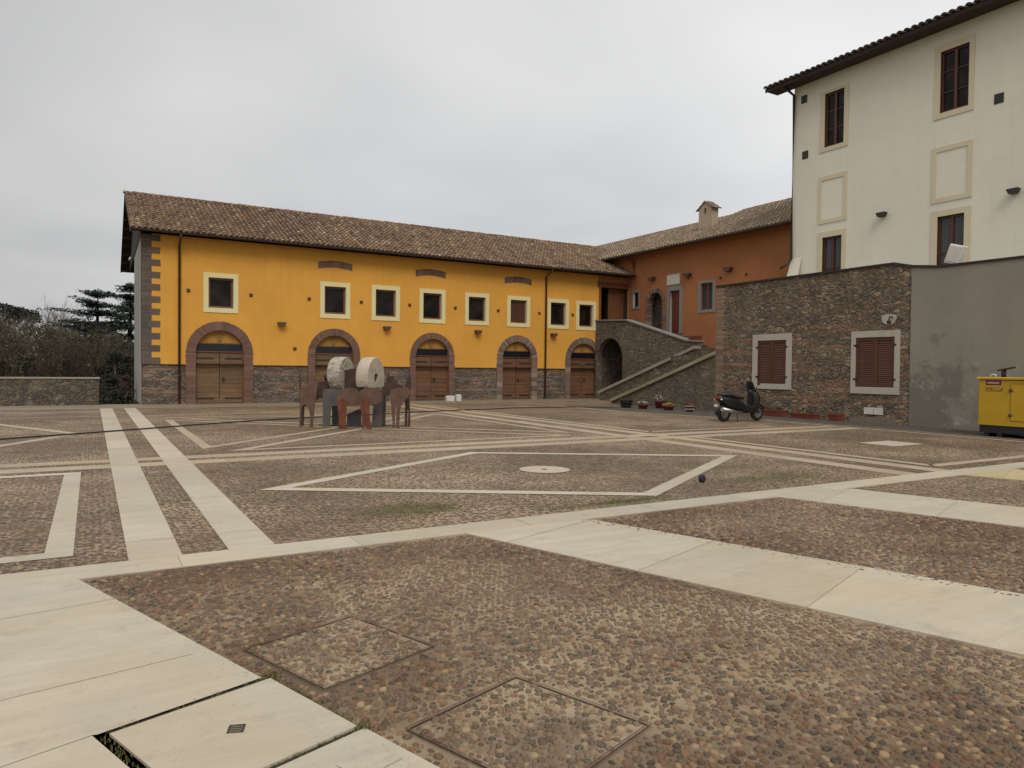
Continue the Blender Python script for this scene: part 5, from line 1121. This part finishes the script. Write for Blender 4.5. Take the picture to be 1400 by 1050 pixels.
# ------------------------------------------------------------------ trees beyond the wall
Z0 = -2.5
def crown(mb, c, r, n, s, flat=.0, shell=.55):
    c = Vector(c)
    for _ in range(n):
        d = Vector((random.gauss(0,1),random.gauss(0,1),random.gauss(0,1))).normalized()
        k = shell+(1-shell)*rnd()**.5; p = c+Vector((d.x*r[0],d.y*r[1],d.z*r[2]))*k
        u = Vector((random.gauss(0,1),random.gauss(0,1),random.gauss(0,1)*(1-flat))).normalized(); v = u.cross(Vector((random.gauss(0,1)*(1-flat*.8),random.gauss(0,1)*(1-flat*.8),random.gauss(0,1)+flat*2))).normalized()
        q = s*ru(.5,1.4); mb.face([p-u*q, p-v*q*.5, p+u*q, p+v*q*.6], (rnd(), min(1,max(0,random.gauss(.5,.3))), 0))
def branch(mb, p, d, L, r, depth, spread=.5, up=.12, kids=(3,5)):
    q = p+d*L; mid = p+d*L*.5+Vector((ru(-.06,.06),ru(-.06,.06),ru(-.03,.03)))*L
    mb.tube([p, mid, q], [r, r*.8, r*.55], 4 if depth > 1 else 3, cap=False)
    if depth == 0: return
    for _ in range(random.randint(*kids)):
        k = ru(.35,1); s = p.lerp(q, k); nd = (d+Vector((random.gauss(0,spread),random.gauss(0,spread),random.gauss(0,spread)*.7+up))).normalized()
        branch(mb, s, nd, L*ru(.5,.75), r*.5, depth-1, spread, up, kids)
def bare_tree(x, y, h, label, z0=Z0, group='bare trees behind the thicket', mat='twig', spread=.42):
    o = thing('bare_tree', (x,y,z0), label, 'tree', group); m = MB(); m.tube([(x,y,z0),(x+.1,y,z0+h*.25),(x,y+.1,z0+h*.45)], [.16,.13,.10], 7); m.build('trunk', MAT[mat], o)
    m = MB()
    for k in range(7): branch(m, Vector((x+ru(-.05,.05),y,z0+h*ru(.22,.46))), Vector((random.gauss(0,.35),random.gauss(0,.35),1)).normalized(), h*.30, .05, 4, spread, .1, (3,4))
    m.build('branches', MAT[mat], o, fix=False); return o
def cedar(x, y, h, w, label, n=11):
    o = thing('cedar_tree', (x,y,Z0), label, 'tree', 'layered cedars beside the farmhouse'); m = MB(); m.tube([(x,y,Z0),(x,y,Z0+h*.6),(x+.05,y,Z0+h*.97)], [.3,.18,.03], 8); tr = m.build('trunk', MAT['bark'], o)
    m = MB(); lb = MB()
    for k in range(n):
        f = k/(n-1); z = Z0+h*(.22+.74*f); rad = w*(1.06-f)**.55+.2; nb = 8 if f < .8 else 5
        for j in range(nb):
            a = ru(0,.7)+2*pi*j/nb+k*.7; L = rad*ru(.55,1.15); d = Vector((cos(a),sin(a),ru(.02,.30))); e = Vector((x,y,z+ru(-.25,.2)))+d*L
            lb.tube([(x,y,z), Vector((x,y,z)).lerp(e,.6)+Vector((0,0,.08)), e], [.06,.04,.015], 4, cap=False)
            for q in range(int(5+L*3.0)):
                t_ = ru(.2,1.08); c = Vector((x,y,z)).lerp(e, t_)+Vector((random.gauss(0,.15*L),random.gauss(0,.15*L),ru(-.06,.16)))
                crown(m, c, (.40+.12*L,.40+.12*L,.10), 38, .085, .75, .1)
    for q in range(90):
        f = ru(.12,.95); k = w*(1.06-f)**.7*.55*math.sqrt(rnd()); a = ru(0,2*pi); crown(m, (x+k*cos(a),y+k*sin(a),Z0+h*(.2+.76*f)), (.5,.5,.16), 46, .08, .5, .2)
    crown(m, (x,y,Z0+h-.1), (.35,.35,.3), 130, .08, .3, .1)
    m.build('crown', MAT['leaf_cedar'], o, fix=False); lb.build('limbs', MAT['bark'], tr, fix=False)['kind'] = 'stuff'; return o
def bushy(x, y, h, w, label, mat, group, n=2600, s=.13, name='bushy_tree', z0=Z0, twigs=True, shape=None):
    o = thing(name, (x,y,z0), label, 'tree', group); m = MB(); m.tube([(x,y,z0),(x+.05,y,z0+h*.5),(x,y,z0+h*.85)], [.13,.09,.03], 6); m.build('trunk', MAT['bark'], o)
    m = MB(); 
    for _ in range(14):
        f = ru(.22,.93); rr = w*ru(.25,.5)*(1.15-abs(f-.5)*.9); a = ru(0,2*pi); k = w*ru(.1,.75)*(1.1-f*.55)
        crown(m, (x+k*cos(a), y+k*sin(a), z0+h*f), (rr,rr,rr*ru(.7,1.1)), n//14, s*ru(.8,1.2), 0, .35)
    m.build('crown', MAT[mat], o, fix=False)
    if twigs:
        b = MB()
        for _ in range(9): branch(b, Vector((x,y,z0+h*ru(.3,.7))), Vector((random.gauss(0,.4),random.gauss(0,.4),1)).normalized(), h*.24, .03, 3, .4, .15, (2,4))
        b.build('twigs', MAT['twig_brown'], o, fix=False)
    return o
def pine(x, y, h, w, label):
    o = thing('umbrella_pine', (x,y,Z0), label, 'tree'); m = MB(); m.tube([(x,y,Z0),(x+.2,y,Z0+h*.5),(x,y,Z0+h*.85)], [.28,.22,.14], 8); m.build('trunk', MAT['bark'], o); m = MB()
    for _ in range(34):
        a, k = ru(0,2*pi), math.sqrt(rnd())*w; zz = Z0+h*.93-.10*k*k/w-.35*ru(0,1); crown(m, (x+k*cos(a),y+k*sin(a),zz-.75*(k/w)**2), (.8,.8,.45), 170, .12, .2, .4)
    m.build('crown', MAT['leaf_pine'], o, fix=False); return o
cedar(.35, 60, 9.4, 4.3, 'dark layered cedar standing clear to the left of the farmhouse roof')
cedar(2.6, 64, 10.4, 4.2, 'dark layered cedar half hidden behind the farmhouse corner')
pine(-7.3, 80, 10.1, 3.4, 'dark umbrella pine with a rounded crown at the far left')
bare_tree(-4.0, 72, 10.2, 'taller bare grey tree between the umbrella pine and the cedars')
bare_tree(-2.3, 70, 9.7, 'lower bare grey tree just left of the cedars')
bare_tree(-3.2, 77, 10.2, 'thin bare grey tree behind the two other bare trees')
THK = 'bushy olive-brown tree in the dense thicket behind the low boundary wall'
TG = 'thicket trees behind the boundary wall'
proto = [bushy(-4.6,54,7.9,2.2,THK,'leaf_olive',TG,3600,.075), bushy(-2.7,52,7.4,2.0,THK,'leaf_olive',TG,3600,.07), bushy(-3.7,50,6.2,1.8,THK,'leaf_brown',TG,3400,.07)]
for i, (x, y, k, p) in enumerate([(-1.1,53,.92,0),(.3,51,.88,1),(1.6,54,.90,0),(2.6,50,.84,1),(-1.9,49,.92,2),(-.6,48,.85,1),(.9,47,.78,0),(1.9,46,.86,2),(-5.6,50,1.0,1),(-3.2,46,.76,0),(-4.4,45,.78,2),(.1,45,.76,2),(-6.4,58,1.05,0),(-5.2,60,1.1,2),(-1.5,57,1.05,2),(.6,58,.95,1),(3.6,56,.95,2),(-2.6,56,1.0,1),(-1.4,45,.72,1),(1.1,43,.66,2),(-4.9,57,.98,0)]):
    c = copy_tree(proto[p]); c.location = (x,y,Z0); k *= ru(.92,1.06); c.scale = (k*ru(.9,1.15),k*ru(.9,1.15),k); c.rotation_euler = (0,0,ru(0,6))
for i, (x, y, h, lab) in enumerate([(-3.4,47,6.2,'leafless brown-twigged tree above the left part of the boundary wall'),(-1.7,46,6.0,'leafless brown-twigged tree above the middle of the boundary wall'),(-.3,45.5,6.2,'leafless brown-twigged tree above the end of the boundary wall'),(1.0,47,6.6,'leafless brown-twigged tree in front of the cedars, beside the farmhouse'),(-4.2,49,6.6,'leafless brown-twigged tree in front of the umbrella pine')]):
    bare_tree(x, y, h, lab, group='bare brown trees in the thicket', mat='twig_brown', spread=.5)
bushy(.95,39.0,3.9,.75,'narrow dark evergreen shrub beside the end of the low boundary wall','leaf_dark',None,3600,.06,'evergreen_shrub',-1.6,False)
bushy(1.45,43.0,4.0,.9,'taller dark evergreen shrub in the gap by the farmhouse gable','leaf_dark',None,3600,.065,'evergreen_shrub',-1.8,False)
bushy(1.32,36.6,1.55,.42,'low rusty bramble bush against the farmhouse gable','leaf_rust',None,2200,.04,'bramble_bush',-.35,True)
bushy(.9,36.0,1.0,.5,'low dark bramble bush at the end of the boundary wall','leaf_dark',None,1800,.045,'bramble_bush',-.5,False)
